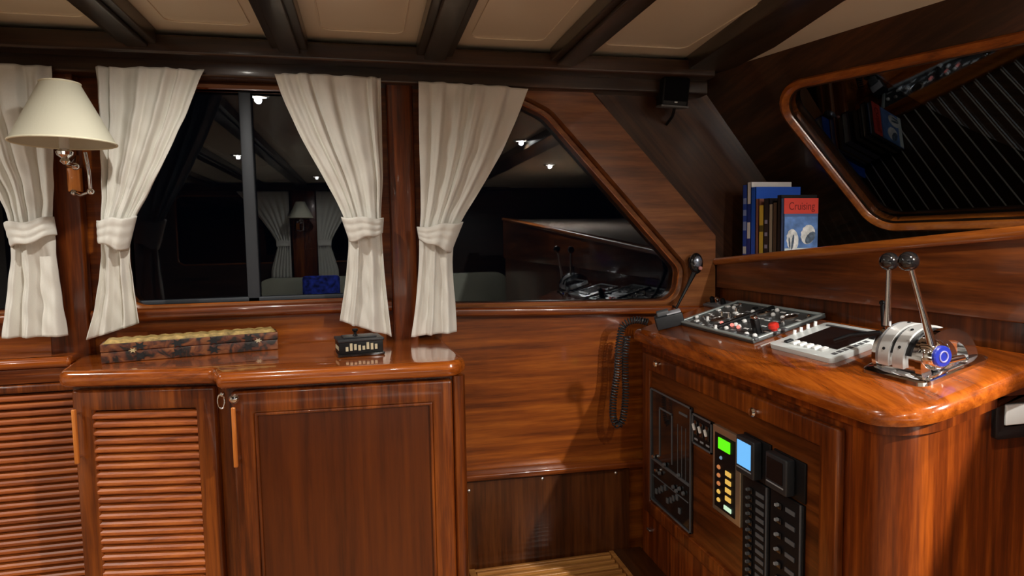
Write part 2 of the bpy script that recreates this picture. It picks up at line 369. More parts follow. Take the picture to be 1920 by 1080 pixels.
# ------------------------------------------------------------------ forward bulkhead with windscreen
U_, V_ = BF.U, BF.V
def b2(px, py): a, b, c = BF.co(onb(px, py)); return a, b
def pt2(P): a, b, c = BF.co(P); return a, b
wc = [b2(1456, 176), b2(1648, 418)]
# right side of the windscreen lies outside the photo
tr_ = b2(1920, 84); br_ = b2(1920, 408)
def ext(p, q, k): return (p[0]+(q[0]-p[0])*k, p[1]+(q[1]-p[1])*k)
wtr = ext(wc[0], tr_, 2.0); wbr = ext(wc[1], br_, 2.6)
ws = rpoly([wc[0], wc[1], wbr, wtr], [.07, .075, .07, .06], 8)
top_l = pt2(V((bx(2.2, 2.1), 2.2, 2.1))); top_r = pt2(V((bx(YS-.05, 2.1), YS-.05, 2.1)))
bot_l = pt2(V((bx(2.2, 1.30), 2.2, 1.30))); bot_r = pt2(V((bx(YS-.05, 1.30), YS-.05, 1.30)))
bm = BM(); plate(bm, [top_l, top_r, bot_r, bot_l], [ws], lambda a, b, c: BF.p(a, b, c), .05)
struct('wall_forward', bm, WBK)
ORW = wood('windscreen_frame_wood', 'y', dark=(.16, .04, .009), mid=(.34, .095, .018), light=(.5, .16, .03), coat=1, crough=.05)
bm = BM(); ring(bm, ws, .036, lambda a, b, c: BF.p(a, b, c), .03, lip=.004)
w4 = struct('window_4', bm, ORW, smooth=True); w4['label'] = 'raked windscreen above the dashboard'
bm = BM(); plate(bm, offset(ws, .012), [], lambda a, b, c: BF.p(a, b, c-.03), .006); obj('glass_pane', bm, GLASS, w4)
# ------------------------------------------------------------------ dashboard
def ledge_z(y): return 1.369+(2.1-y)*.079
dash = thing('dashboard', 'tall mahogany dashboard with a raised lip below the windscreen', 'dashboard', (1.23, 1.0, 0))
YD = -1.4
DSH = wood('mahogany_dash', 'y', dark=(.045, .012, .004), mid=(.13, .033, .009), light=(.27, .075, .018), fine=50, coat=.4)
hx = lambda x0, x1, y0, y1, z0a, z1a, z0b, z1b: [V(p) for p in ((x0, y0, z0a), (x1, y0, z0a), (x1, y1, z0b), (x0, y1, z0b), (x0, y0, z1a), (x1, y0, z1a), (x1, y1, z1b), (x0, y1, z1b))]
lz0, lz1 = ledge_z(YD), ledge_z(D)
bm = BM(); hexa(bm, hx(1.215, 1.235, YD, 2.06, 1.285, lz0-.012, 1.268, lz1-.012)); obj('fascia_board', bm, DSH, dash, bev=.003)
bm = BM(); hexa(bm, hx(1.232, 1.25, YD, 2.06, 0, 1.29, 0, 1.275)); obj('lower_board', bm, wood('mahogany_dash_z', 'z', dark=(.03, .009, .003), mid=(.10, .024, .006), light=(.2, .05, .012), coat=.3), dash)
bm = BM()
prof = rpoly([(1.203, -.022), (1.262, -.022), (1.262, .004), (1.203, .004)], [.012, .004, .004, .012], 5)
A = [bm.verts.new((p, YD, lz0+q)) for p, q in prof]; B = [bm.verts.new((p, 2.06, lz1+q)) for p, q in prof]; n = len(prof)
for i in range(n): bm.faces.new((A[i], A[(i+1) % n], B[(i+1) % n], B[i]))
bm.faces.new(A[::-1]); bm.faces.new(B); obj('lip_moulding', bm, ORW, dash, smooth=True)
bm = BM(); za, zb = lz0-.012, lz1-.012
hexa(bm, [V(p) for p in ((1.25, YD, za-.02), (bx(YD, za), YD, za-.02), (bx(D, zb), 2.085, zb-.02), (1.25, 2.085, zb-.02), (1.25, YD, za), (bx(YD, za), YD, za), (bx(D, zb), 2.085, zb), (1.25, 2.085, zb))])
obj('shelf', bm, STRIPES, dash)
# ------------------------------------------------------------------ helm console
SL = .2742
def cz(x): return 1.14+(x-.91)*SL
CN = V((-SL, 0, 1)).normalized()
CFr = Fr((.91, 2.1, 1.14), (0, -1, 0), CN)       # U toward the middle of the boat, V uphill? (checked below)
if CFr.V.x < 0: CFr = Fr((.91, 0, 1.14), (0, 1, 0), CN)
def onc(px, py): return hit(px, py, (.91, 0, 1.14), CN)
YN = .895
con = thing('helm_console', 'mahogany helm console with sloping varnished top and rounded corner beside the dashboard', 'console', (1.05, 1.5, 0))
out = rpoly([(.925, 2.045), (.925, YN+.035), (1.212, YN+.035), (1.212, 2.045)], [0, .09, 0, 0], 14)
bm = BM(); n = len(out)
lo = [bm.verts.new((a, b, 0)) for a, b in out]; hi = [bm.verts.new((a, b, cz(a)-.04)) for a, b in out]
for i in range(n): bm.faces.new((lo[i], lo[(i+1) % n], hi[(i+1) % n], hi[i]))
bm.faces.new(lo[::-1]); bm.faces.new(hi)
CBW = wood('mahogany_console_side', 'z', dark=(.045, .008, .002), mid=(.14, .026, .004), light=(.31, .07, .010), fine=60, broad=22, coat=.5)
obj('cabinet_body', bm, CBW, con, smooth=True)
# wood band under the top
o2 = rpoly([(.915, 2.045), (.915, YN+.025), (1.212, YN+.025), (1.212, 2.045)], [0, .095, 0, 0], 14)
bm = BM()
lo = [bm.verts.new((a, b, cz(a)-.065)) for a, b in o2]; hi = [bm.verts.new((a, b, cz(a)-.04)) for a, b in o2]
for i in range(n): bm.faces.new((lo[i], lo[(i+1) % n], hi[(i+1) % n], hi[i]))
bm.faces.new(lo[::-1]); bm.faces.new(hi); obj('cornice_band', bm, CBW, con, smooth=True)
# varnished top with rounded nose
base = rpoly([(.885, 2.045), (.885, YN), (1.213, YN), (1.213, 2.045)], [.02, .10, 0, 0], 16)
bm = BM(); rows = []
for inset, h in ((.014, -.04), (.004, -.034), (0, -.022), (.003, -.009), (.010, -.002), (.022, 0)):
    pl = offset(base, -inset); rows.append([bm.verts.new((a, b, cz(a)+h)) for a, b in pl])
n = len(base)
for r1, r2 in zip(rows, rows[1:]):
    for i in range(n): bm.faces.new((r1[i], r1[(i+1) % n], r2[(i+1) % n], r2[i]))
bm.faces.new(rows[0][::-1]); bm.faces.new(rows[-1]); obj('console_top', bm, WTY, con, smooth=True)
# hinged front panel with frame
PX = .925
def fpx(a, b, c): return V((PX-c, a, b))
fo = [(2.0, .515), (1.075, .515), (1.075, 1.062), (2.0, 1.062)]; fi = [(1.955, .56), (1.13, .56), (1.13, 1.01), (1.955, 1.01)]
door = obj('front_panel', box(BM(), PX-.008, PX+.002, 1.12, 1.965, .55, 1.02), wood('mahogany_panel_shaded', 'y', dark=(.028, .008, .003), mid=(.085, .021, .005), light=(.18, .05, .012), fine=50, broad=16, coat=.25), con)  # panel faces away from the main lamp; that shade is in its colour
bm = BM(); plate(bm, [(y, z) for y, z in fo], [fi], lambda a, b, c: V((PX-.02-c, a, b)), .02); obj('panel_frame', bm, WZ, door, bev=.006)
for q in ((1237, 682), (1421, 772)):
    p = onx(*q, PX-.02); bm = BM(); lathe(bm, p, (-1, 0, 0), [(.006, 0), (.005, .006), (.010, .010), (.012, .016), (.009, .021), (.002, .023)], 20); obj('knob', bm, CHROME, door, smooth=True)
bm = BM(); p = onx(1217, 992, .92); box(bm, .915, .927, p.y-.012, p.y+.012, p.z-.006, p.z+.002); obj('latch', bm, STEEL, con, bev=.002)
# ------------------------------------------------------------------ devices set in the console front
X1 = PX-.008                      # face of the panel
def dev(name, label, cat, y1, y0, z0, z1, th=.008, mat=DGREY, rim=None):
    t = thing(name, label, cat, (X1, (y0+y1)/2, z0))
    fr = Fr((X1, y1, z0), (0, -1, 0), (-1, 0, 0))
    if fr.V.z < 0: raise RuntimeError
    w, h = y1-y0, z1-z0
    obj('body', fr.box(BM(), 0, w, 0, h, 0, th), mat, t, bev=.002)
    if rim:
        bm = BM(); r = .005
        for a0, a1, b0, b1 in ((0, w, 0, r), (0, w, h-r, h), (0, r, 0, h), (w-r, w, 0, h)): fr.box(bm, a0, a1, b0, b1, th, th+.003)
        obj('rim', bm, rim, t)
    return t, fr, w, h
GLINE = plain('grey_print', (.11, .12, .13), .5)
LGLINE = plain('light_print', (.3, .32, .34), .5)
# big mimic panel
t, fr, w, h = dev('mimic_panel', 'tall black electrical mimic panel at the far left of the console front', 'control panel', 1.945, 1.672, .572, .953, rim=MGREY, mat=BLACKG)
bm = BM(); c = .009
for a in (.065, .15): fr.box(bm, a, a+.005, .17, .33, .008, c+.001)
fr.box(bm, .065, .155, .326, .331, .008, c+.001); fr.box(bm, .2, .25, .345, .352, .008, c+.001)
for a in (.19, .215, .24): fr.box(bm, a, a+.0015, .15, .31, .008, c+.0005)
obj('line_drawing', bm, GLINE, t)
fr.box(bm := BM(), .006, w-.006, .142, .150, .008, .012); obj('divider_bar', bm, MGREY, t)
for i, (a, b) in enumerate(((.03, .155), (.11, .155), (.205, .155), (.05, .115), (.075, .115), (.17, .105), (.19, .10), (.21, .115), (.235, .11))):
    bm = BM(); lathe(bm, fr.p(a, b, .011), fr.W, [(.007, 0), (.006, .006), (.002, .008)], 12); obj('lamp_stud', bm, STEEL if i in (0, 3) else MGREY, t, smooth=True)
for i in range(9):
    a = .04+.02*i+.004*(i % 2); bm = BM(); fr.box(bm, a, a+.012, .035+.012*((i*5) % 4), .052+.012*((i*5) % 4), .008, .013); obj('indicator_switch', bm, MGREY, t, bev=.001)
bm = BM(); fr.box(bm, .015, w-.015, .088, .091, .008, .0095); obj('lower_line', bm, GLINE, t)
# three switch panel
t, fr, w, h = dev('switch_panel', 'small black panel with three pale toggle switches beside the mimic panel', 'switch panel', 1.664, 1.556, .852, .941, rim=MGREY, mat=BLACK)
for i in range(3):
    a = .02+i*.032; bm = BM(); fr.box(bm, a-.009, a+.009, .03, .072, .008, .012); s = obj('switch_plate', bm, BLACKG, t, bev=.002)
    bm = BM(); tube(bm, [fr.p(a, .045, .013), fr.p(a, .062, .018)], [.0045, .004], 10); obj('toggle', bm, WHITE, s, smooth=True)
bm = BM()
for i in range(3): fr.box(bm, .012+i*.032, .03+i*.032, .014, .019, .008, .0092)
obj('caption_marks', bm, LGLINE, t)
# module with green screen and lit buttons
t, fr, w, h = dev('battery_monitor', 'silver-framed module with a lit green screen and two rows of yellow buttons', 'control unit', 1.546, 1.414, .707, .942, th=.012, mat=plain('champagne_metal', (.55, .48, .36), .3, .8))
bm = BM(); fr.box(bm, .013, w-.022, .014, h-.018, .012, .0135); obj('keypad_plate', bm, BLACK, t)
bm = BM(); fr.box(bm, .033, .088, .178, .208, .0135, .016); obj('green_screen', bm, lit('green_lcd', (.12, .9, .01), .75), t)
YB = lit('amber_button', (1, .60, .12), .5); YO = lit('orange_button', (1, .36, .12), .3); WBt = lit('pale_green_button', (.7, 1, .7), .6)
for i in range(5):
    b = .128-i*.0225
    bm = BM(); ball(bm, fr.p(.034, b-.002, .0135), .008, 14, (.6, 1, .75)); obj('button', bm, YO if i < 3 else YB, t, smooth=True)
    if i < 4:
        bm = BM(); fr.box(bm, .068, .094, b-.012, b+.001, .0135, .0165); obj('button', bm, YB, t, bev=.0014)
bm = BM(); fr.box(bm, .062, .096, .022, .034, .0135, .0165); obj('button', bm, WBt, t, bev=.0014)
bm = BM(); ball(bm, fr.p(.045, .155, .0135), .005, 12); obj('indicator', bm, lit('blue_dot', (.3, .5, .7), .3), t, smooth=True)
# two gauges
for nm, lab, y1, y0, z0, z1, on in (('tank_gauge', 'dark gauge with a glowing pale blue screen above the breaker column', 1.411, 1.301, .856, .958, 1), ('tank_gauge', 'dark gauge with a blank black screen at the right of the console panel', 1.290, 1.178, .864, .955, 0)):
    t, fr, w, h = dev(nm, lab, 'gauge', y1, y0, z0, z1, th=.006, mat=BLACK)
    bm = BM(); fr.box(bm, .004, w*.72, .006, h-.002, .006, .03); g = obj('housing', bm, DGREY, t, bev=.004)
    bm = BM(); fr.box(bm, .012, w*.62, .028, h-.012, .03, .0315); obj('screen', bm, lit('blue_lcd', (.16, .50, .95), .75) if on else BLACKG, g)
    bm = BM(); fr.box(bm, .010, w*.64, .020, .023, .03, .031); obj('mark_line', bm, LGLINE, g)
# breaker columns
for lab, y1, y0, z1, n, dz in (('black breaker panel with a dense column of small switches below the blue screen', 1.409, 1.302, .853, 15, .0205), ('black breaker panel with widely spaced switches below the blank gauge', 1.296, 1.180, .860, 8, .035)):
    t, fr, w, h = dev('breaker_panel', lab, 'breaker panel', y1, y0, .53, z1, th=.008, mat=BLACK)
    bm = BM(); fr.box(bm, w-.008, w-.004, 0, h, .008, .011); obj('edge_strip', bm, MGREY, t)
    for i in range(n):
        b = h-.03-i*dz
        if b < .012: break
        bm = BM(); fr.box(bm, .058, .090, b-.005, b+.005, .008, .010); obj('name_plate', bm, MGREY, t)
        bm = BM(); fr.box(bm, .028, .046, b-.007, b+.007, .008, .013); s = obj('breaker', bm, BLACKG, t, bev=.001)
        bm = BM(); fr.box(bm, .034, .040, b, b+.006, .013, .022); obj('lever', bm, LGLINE if n < 10 else GLINE, s)
# ------------------------------------------------------------------ things on the console top
def cf(P): return CFr.co(P)
def crect(c0, c1):       # rectangle on the console top from two opposite corners (points)
    a = cf(c0); b = cf(c1); return min(a[0], b[0]), max(a[0], b[0]), min(a[1], b[1]), max(a[1], b[1])
def ctop(px, py): a, b, c = cf(onc(px, py)); return a, b
a0, a1, b0, b1 = crect(V((.994, 1.497, cz(.994))), V((1.215, 1.915, cz(1.215))))
t = thing('engine_instrument_panel', 'large grey-rimmed engine panel crowded with switches and a red button on the console top', 'instrument panel', (1.1, 1.7, cz(1.1)))
obj('panel_plate', CFr.box(BM(), a0, a1, b0, b1, .0, .008), plain('panel_face', (.05, .056, .058), .4), t, bev=.002)
bm = BM(); r = .012
for q in ((a0, a1, b0, b0+r), (a0, a1, b1-r, b1), (a0, a0+r, b0, b1), (a1-r, a1, b0, b1)): CFr.box(bm, *q, .0075, .013)
obj('rim', bm, plain('panel_rim', (.40, .46, .46), .3, .3), t, bev=.002)
bm = BM(); am = (a0+a1)/2; CFr.box(bm, am-.006, am+.006, b0+r, b1-r, .008, .018); obj('divider', bm, BLACK, t, bev=.002)
def knobp(px, py, hgt): return cf(hit(px, py, V((.91, 0, 1.14))+CN*hgt, CN))[:2]
def dial(name, px, py, r, mat, face=BLACKG, hgt=.016):
    a, b = knobp(px, py, hgt)
    bm = BM(); lathe(bm, CFr.p(a, b, .007), CFr.W, [(r, 0), (r, hgt-.009), (r*.85, hgt-.006), (r*.8, hgt-.008), (.0005, hgt-.008)], 24); g = obj(name, bm, mat, t, smooth=True)
    bm = BM(); lathe(bm, CFr.p(a, b, hgt-.003), CFr.W, [(r*.8, 0), (r*.8, .002)], 24); obj('dial_face', bm, face, g)
for q in ((1345, 598, .026), (1388, 592, .024), (1430, 585, .022), (1480, 593, .024)): dial('gauge', *q, STEEL, BLACKG, .013)
for px, py in ((1488, 617), (1500, 612), (1513, 606), (1527, 601), (1380, 576), (1352, 583), (1365, 586), (1325, 592), (1340, 608)):
    a, b = knobp(px, py, .025); bm = BM(); tube(bm, [CFr.p(a, b, .007), CFr.p(a, b, .014), CFr.p(a, b+.003, .022)], [.006, .0045, .004], 10); obj('toggle_switch', bm, WHITE if px > 1485 or px < 1350 else CHROME, t, smooth=True)
for px, py in ((1384, 612), (1372, 608), (1353, 604)):
    a, b = knobp(px, py, .014); bm = BM(); ball(bm, CFr.p(a, b, .012), .0055, 14); obj('warning_lamp', bm, lit('red_lamp', (1, .25, .2), .8), t, smooth=True)
a, b = knobp(1450, 610, .028); bm = BM(); lathe(bm, CFr.p(a, b, .007), CFr.W, [(.008, 0), (.008, .012), (.014, .014), (.014, .024), (.01, .028), (.001, .029)], 20); obj('stop_button', bm, RED, t, smooth=True)
a, b = knobp(1420, 622, .012); bm = BM(); CFr.box(bm, a-.012, a+.012, b-.008, b+.008, .007, .05); obj('key_block', bm, BLACK, t, bev=.003)
bm = BM(); CFr.box(bm, a-.010, a+.010, b-.006, b+.006, .05, .058); obj('key_cap', bm, CHROME, t, bev=.002)
for px, py in ((1398, 628), (1375, 622), (1330, 612), (1310, 606), (1455, 622), (1470, 617), (1415, 634), (1440, 596)):
    a, b = knobp(px, py, .012); bm = BM(); CFr.box(bm, a-.011, a+.011, b-.006, b+.006, .007, .014); obj('rocker_switch', bm, MGREY, t, bev=.002)
rc = random.Random(4)
for i in range(13):
    for j in range(6):
        ca = a0+.03+(a1-a0-.06)*i/12+rc.uniform(-.006, .006); cb = b0+.028+(b1-b0-.056)*j/5+rc.uniform(-.006, .006)
        kind_ = rc.random()
        if kind_ < .45:
            bm = BM(); CFr.box(bm, ca-.010, ca+.010, cb-.0035, cb+.0035, .0078, .0088); obj('engraved_label', bm, [LGLINE, PALE, WHITE][rc.randrange(3)], t)
        elif kind_ < .72:
            bm = BM(); lathe(bm, CFr.p(ca, cb, .007), CFr.W, [(.0065, 0), (.0065, .006), (.004, .009), (.001, .0095)], 12); obj('push_button', bm, [CHROME, WHITE, STEEL][rc.randrange(3)], t, smooth=True)
        elif kind_ < .85:
            bm = BM(); CFr.box(bm, ca-.008, ca+.008, cb-.006, cb+.006, .007, .013); obj('rocker_switch', bm, [MGREY, WHITE, BLACK][rc.randrange(3)], t, bev=.0015)
# small strip panel by the side wall
t = thing('small_instrument_panel', 'narrow instrument strip with small knobs at the far back corner of the console top', 'instrument panel', (1.18, 2.0, cz(1.18)))
a0, a1, b0, b1 = crect(V((1.150, 1.925, cz(1.15))), V((1.207, 2.035, cz(1.207))))
obj('plate', CFr.box(BM(), a0, a1, b0, b1, 0, .008), MGREY, t, bev=.002)
for k in range(3):
    a = a0+.02+k*.034; b = (b0+b1)/2; bm = BM(); lathe(bm, CFr.p(a, b, .008), CFr.W, [(.009, 0), (.008, .016), (.004, .02), (.001, .021)], 16); obj('knob', bm, [BLACK, CHROME, BLACK][k], t, smooth=True)
# chart display
t = thing('chart_display', 'pale grey-framed navigation display with a black screen lying on the console top', 'display', (1.08, 1.32, cz(1.08)))
a0, a1, b0, b1 = crect(V((.996, 1.205, cz(.996))), V((1.168, 1.432, cz(1.168))))
outl = rpoly([(a0, b0), (a1, b0), (a1, b1), (a0, b1)], .012)
bm = BM(); plate(bm, outl, [], lambda a, b, c: CFr.p(a, b, .012+c), .012); obj('bezel', bm, PALE, t, bev=.003)
far, near = a1, a0
sw_, sh_ = a1-a0, b1-b0
if CFr.U.y < 0: fa = lambda k: a0+sw_*k       # k=0 near the wall side
else: fa = lambda k: a1-sw_*k
def crb(k0, k1, m0, m1, c0, c1): a, b = sorted((fa(k0), fa(k1))); return CFr.box(BM(), a, b, b0+sh_*m0, b0+sh_*m1, c0, c1)
scr = obj('screen', crb(.20, .84, .26, .88, .011, .0135), BLACKG, t)
obj('inner_step', crb(.10, .88, .87, .90, .011, .0145), MGREY, t)
for i in range(6): obj('soft_key', crb(.14+i*.11, .20+i*.11, .13, .24, .011, .017), WHITE if i else DGREY, t, bev=.0015)
for i in range(7): obj('lettering', crb(.88, .94, .12+.08*i, .175+.08*i, .011, .0128), GLINE, t)
obj('card_door', crb(.86, .93, .72, .86, .011, .015), BLACK, t, bev=.001)
# throttle -------------------------------------------------
thr = thing('throttle_control', 'chrome twin-lever engine throttle with black ball knobs on the console', 'throttle', (1.06, 1.06, cz(1.06)))
Y0t, Y1t = .985, 1.105; xc = 1.072; zc = cz(xc)+.018
bp = rpoly([(.995, .965), (1.150, .965), (1.150, 1.125), (.995, 1.125)], .02)
bm = BM(); n = len(bp); lo = [bm.verts.new((a, b, cz(a)-.001)) for a, b in bp]; md = [bm.verts.new((a, b, cz(a)+.007)) for a, b in bp]; hi = [bm.verts.new((a, b, cz(a)+.011)) for a, b in offset(bp, -.006)]
for r1, r2 in ((lo, md), (md, hi)):
    for i in range(n): bm.faces.new((r1[i], r1[(i+1) % n], r2[(i+1) % n], r2[i]))
bm.faces.new(lo[::-1]); bm.faces.new(hi); obj('base_plate', bm, CHROME, thr, smooth=True)
def drum(y0, y1, r, a0=-26, a1=206, inner=None, seg=40, rx=1.0):
    bm = BM(); pts = [(r*rx*cos(radians(a0+(a1-a0)*k/seg)), r*sin(radians(a0+(a1-a0)*k/seg))) for k in range(seg+1)]
    if inner: pts = pts+[(inner*rx*cos(radians(a0+(a1-a0)*k/seg)), inner*sin(radians(a0+(a1-a0)*k/seg))) for k in range(seg, -1, -1)]
    tri = rpoly(pts, 0)
    plate(bm, pts, [], lambda a, b, c: V((xc+a, y0-c, zc+b)), -(y0-y1)); return bm
obj('drum', drum(Y0t+.012, Y1t-.004, .060), CHROME, thr, smooth=True, angle=50)
for ya, yb in ((1.062, 1.088), (1.026, 1.052)):
    obj('slot_band', drum(ya, yb, .0665, -14, 194, .058), plain('satin_band', (.9, .92, .92), .28, .55), thr, smooth=True, angle=50)
obj('end_arch', drum(Y0t, Y0t+.014, .066, -26, 206, .044), CHROME, thr, smooth=True, angle=50)
obj('end_arch', drum(Y1t-.01, Y1t, .066, -26, 206), CHROME, thr, smooth=True, angle=50)
for ya in (1.057, 1.021):
    obj('lever_slot', drum(ya-.005, ya+.005, .0625, 10, 170, .055), BLACK, thr, smooth=True, angle=50)
for ya, an in ((1.075, 165), (1.039, 120), (1.075, 95), (1.039, 158)):
    r_ = .0665; p = V((xc+r_*cos(radians(an)), ya, zc+r_*sin(radians(an)))); bm = BM(); lathe(bm, p, (cos(radians(an)), 0, sin(radians(an))), [(.0035, -.001), (.003, .0015), (.001, .002)], 10); obj('rivet', bm, BLACK, thr, smooth=True)
hubp = ony(1765, 668, Y0t-.012)
hub = V((hubp.x, 0, hubp.z))
bm = BM(); lathe(bm, V((hub.x, Y0t+.01, hub.z)), (0, -1, 0), [(.03, 0), (.03, .012), (.027, .018), (.022, .022)], 28); hb = obj('hub', bm, CHROME, thr, smooth=True)
bm = BM(); lathe(bm, V((hub.x, Y0t-.012, hub.z)), (0, -1, 0), [(.020, 0), (.020, .003), (.018, .005)], 28); obj('blue_emblem', bm, plain('blue_enamel', (.015, .03, .32), .3, coat=.4), hb, label='round blue emblem', smooth=True)
bm = BM(); tube(bm, [V((hub.x+.009*cos(q*pi/8), Y0t-.0175, hub.z+.010*sin(q*pi/8))) for q in range(16)], .0016, 6, closed=True); obj('emblem_ring', bm, plain('pale_violet', (.25, .24, .5), .5), hb)
for x_ in (1.125,): 
    bm = BM(); tube(bm, [V((hub.x+.02, Y0t-.005, hub.z-.012)), V((hub.x+.055, Y0t-.008, hub.z-.006))], [.008, .006], 12); obj('side_bolt', bm, CHROME, thr, smooth=True)
# levers
def lever(p0, p1, k, nm):
    mid = (p0+p1)/2
    bm = BM(); tube(bm, [p0, p0.lerp(p1, .33), mid, p0.lerp(p1, .8), p1], [.0085, .0062, .0055, .005, .005], 14); l = obj('lever', bm, CHROME, thr, smooth=True)
    bm = BM(); ball(bm, k, .0185, 28); obj('ball_knob', bm, BLACKG, l, smooth=True)
k1 = ony(1667, 490, 1.10); k2 = ony(1703, 490, 1.02)
lever(ony(1664, 610, 1.10), ony(1667, 502, 1.10), k1, 0)
b2_ = ony(1748, 648, .982); lever(b2_, ony(1708, 502, 1.005), ony(1703, 490, 1.005), 1)
bm = BM(); tube(bm, [ony(1656, 612, 1.12), ony(1654, 570, 1.12)], .004, 10); ball(bm, ony(1654, 568, 1.12), .006, 12); obj('trim_lever', bm, BLACK, thr, smooth=True)
bm = BM(); tube(bm, [V((xc-.05, 1.10, zc+.045)), V((xc-.085, 1.14, zc+.035)), V((xc-.1, 1.17, zc+.02))], .005, 8); obj('pull_tab', bm, BLACK, thr, smooth=True)
# socket plate on the console side
YF = YN+.035
p0 = ony(1857, 822, YF); p1 = ony(1858, 742, YF)
t = thing('wall_switch', 'black-framed white rocker switch on the near side of the console', 'switch', (p0.x+.07, YF, p0.z))
fr = Fr((p0.x, YF, p0.z), (1, 0, 0), (0, -1, 0)); hh = p1.z-p0.z
bm = BM(); plate(bm, rpoly([(0, 0), (.105, 0), (.105, hh), (0, hh)], .006), [rpoly([(.018, .022), (.09, .022), (.09, hh-.014), (.018, hh-.014)], .003)], lambda a, b, c: fr.p(a, b, .01+c), .01); obj('frame', bm, BLACKG, t, bev=.002)
obj('rocker', fr.box(BM(), .021, .087, .025, hh-.017, .0, .0115), WHITE, t, bev=.002)
# small grey box at the corner of the console
P = onc(1258, 612); t = thing('radio_cradle', 'small dark grey box with pale top at the far corner of the console top', 'box', (P.x, P.y, P.z))
fr = Fr(P, (.93, -.37, .93*SL), CN)
obj('body', fr.box(BM(), -.045, .045, -.02, .03, 0, .042), DGREY, t, bev=.004)
obj('clip', fr.box(BM(), -.035, .005, -.012, .02, .042, .058), MGREY, t, bev=.004)
obj('pale_cover', fr.box(BM(), -.005, .042, -.016, .026, .042, .047), plain('pale_cover', (.5, .52, .58), .4), t, bev=.002)
# fist microphone on the diagonal board and its cable
P = ony(1305, 494, 2.03)
t = thing('fist_microphone', 'black and chrome hand microphone hung on the diagonal board above the console', 'microphone', (P.x, 2.05, P.z-.04))
bm = BM(); ball(bm, P, .03, 24, (.85, .6, 1.25)); obj('body', bm, BLACKG, t, smooth=True)
bm = BM(); ball(bm, P+V((0, -.012, .006)), .019, 20, (.85, .5, 1.1)); obj('speaker_face', bm, plain('mic_face', (.35, .4, .5), .25, .8), t, smooth=True)
bm = BM(); ball(bm, P+V((.006, -.02, -.016)), .007, 12); obj('button', bm, plain('pink_button', (.6, .25, .22), .4), t, smooth=True)
bm = BM(); box(bm, P.x-.012, P.x+.012, 2.035, 2.062, P.z-.015, P.z+.02); obj('wall_clip', bm, BLACK, t)
cp = [P+V((-.006, .0, -.03)), ony(1290, 535, 2.035), ony(1277, 560, 2.035), ony(1268, 578, 2.02), onc(1262, 590)+V((0, 0, .03))]
bm = BM(); tube(bm, cp, [.009, .006, .005, .004, .004], 10); obj('cable', bm, BLACK, t, smooth=True)
# coiled cord hanging beside the console
path = [(1215, 604), (1190, 600), (1168, 612), (1160, 650), (1157, 700), (1150, 750), (1150, 782), (1158, 797), (1168, 785), (1173, 740), (1172, 700), (1172, 660), (1176, 630)]
pts = [ony(a, b, 2.0) for a, b in path]; pts[0].z = max(pts[0].z, 1.155); pts[1].z = max(pts[1].z, 1.15)
# resample with Catmull-Rom
cr = []
for i in range(len(pts)-1):
    q0, q1, q2, q3 = pts[max(i-1, 0)], pts[i], pts[i+1], pts[min(i+2, len(pts)-1)]
    for k in range(24):
        s = k/24; cr.append(.5*((2*q1)+(q2-q0)*s+(2*q0-5*q1+4*q2-q3)*s*s+(3*q1-q0-3*q2+q3)*s**3))
hel = []; ph = 0
for i in range(len(cr)-1):
    tt = (cr[i+1]-cr[i]); L = tt.length; tt.normalize(); u = tt.cross(V((0, 1, 0))).normalized(); w = V((0, 1, 0))
    for k in range(4):
        ph += L/4/.0095*2*pi; hel.append(cr[i].lerp(cr[i+1], k/4)+(u*cos(ph)+w*sin(ph))*.0105)
bm = BM(); tube(bm, hel, .0026, 5); obj('coiled_cord', bm, DGREY, None, smooth=True, label='dark grey coiled cord hanging in a loop beside the console', cat='cord')
# ------------------------------------------------------------------ loudspeaker
P = ony(1268, 172, 1.99)
t = thing('loudspeaker', 'small black loudspeaker mounted under the ceiling in the forward corner', 'loudspeaker', (P.x, 2.03, P.z-.05))
fr = Fr(P, (cos(.1), -sin(.1), -.06), (-.1, -1, -.12))
bm = BM(); fr.box(bm, -.046, .046, -.046, .046, -.06, 0); obj('cabinet', bm, BLACK, t, bev=.006)
bm = BM(); fr.box(bm, -.040, .040, -.030, .042, 0, .004); obj('grille', bm, plain('speaker_cloth', (.004, .004, .005), .95, spec=.1), t, bev=.002)
bm = BM(); fr.box(bm, -.048, .046, -.050, -.044, -.05, .006); obj('bottom_strip', bm, MGREY, t)
bm = BM(); fr.box(bm, -.004, .006, -.036, -.032, .004, .0052); obj('badge', bm, PALE, t)
bm = BM(); tube(bm, [fr.p(.01, -.05, -.03), fr.p(.012, -.075, -.045), V((P.x+.012, 2.085, P.z-.09))], .005, 10); obj('bracket', bm, BLACK, t, smooth=True)
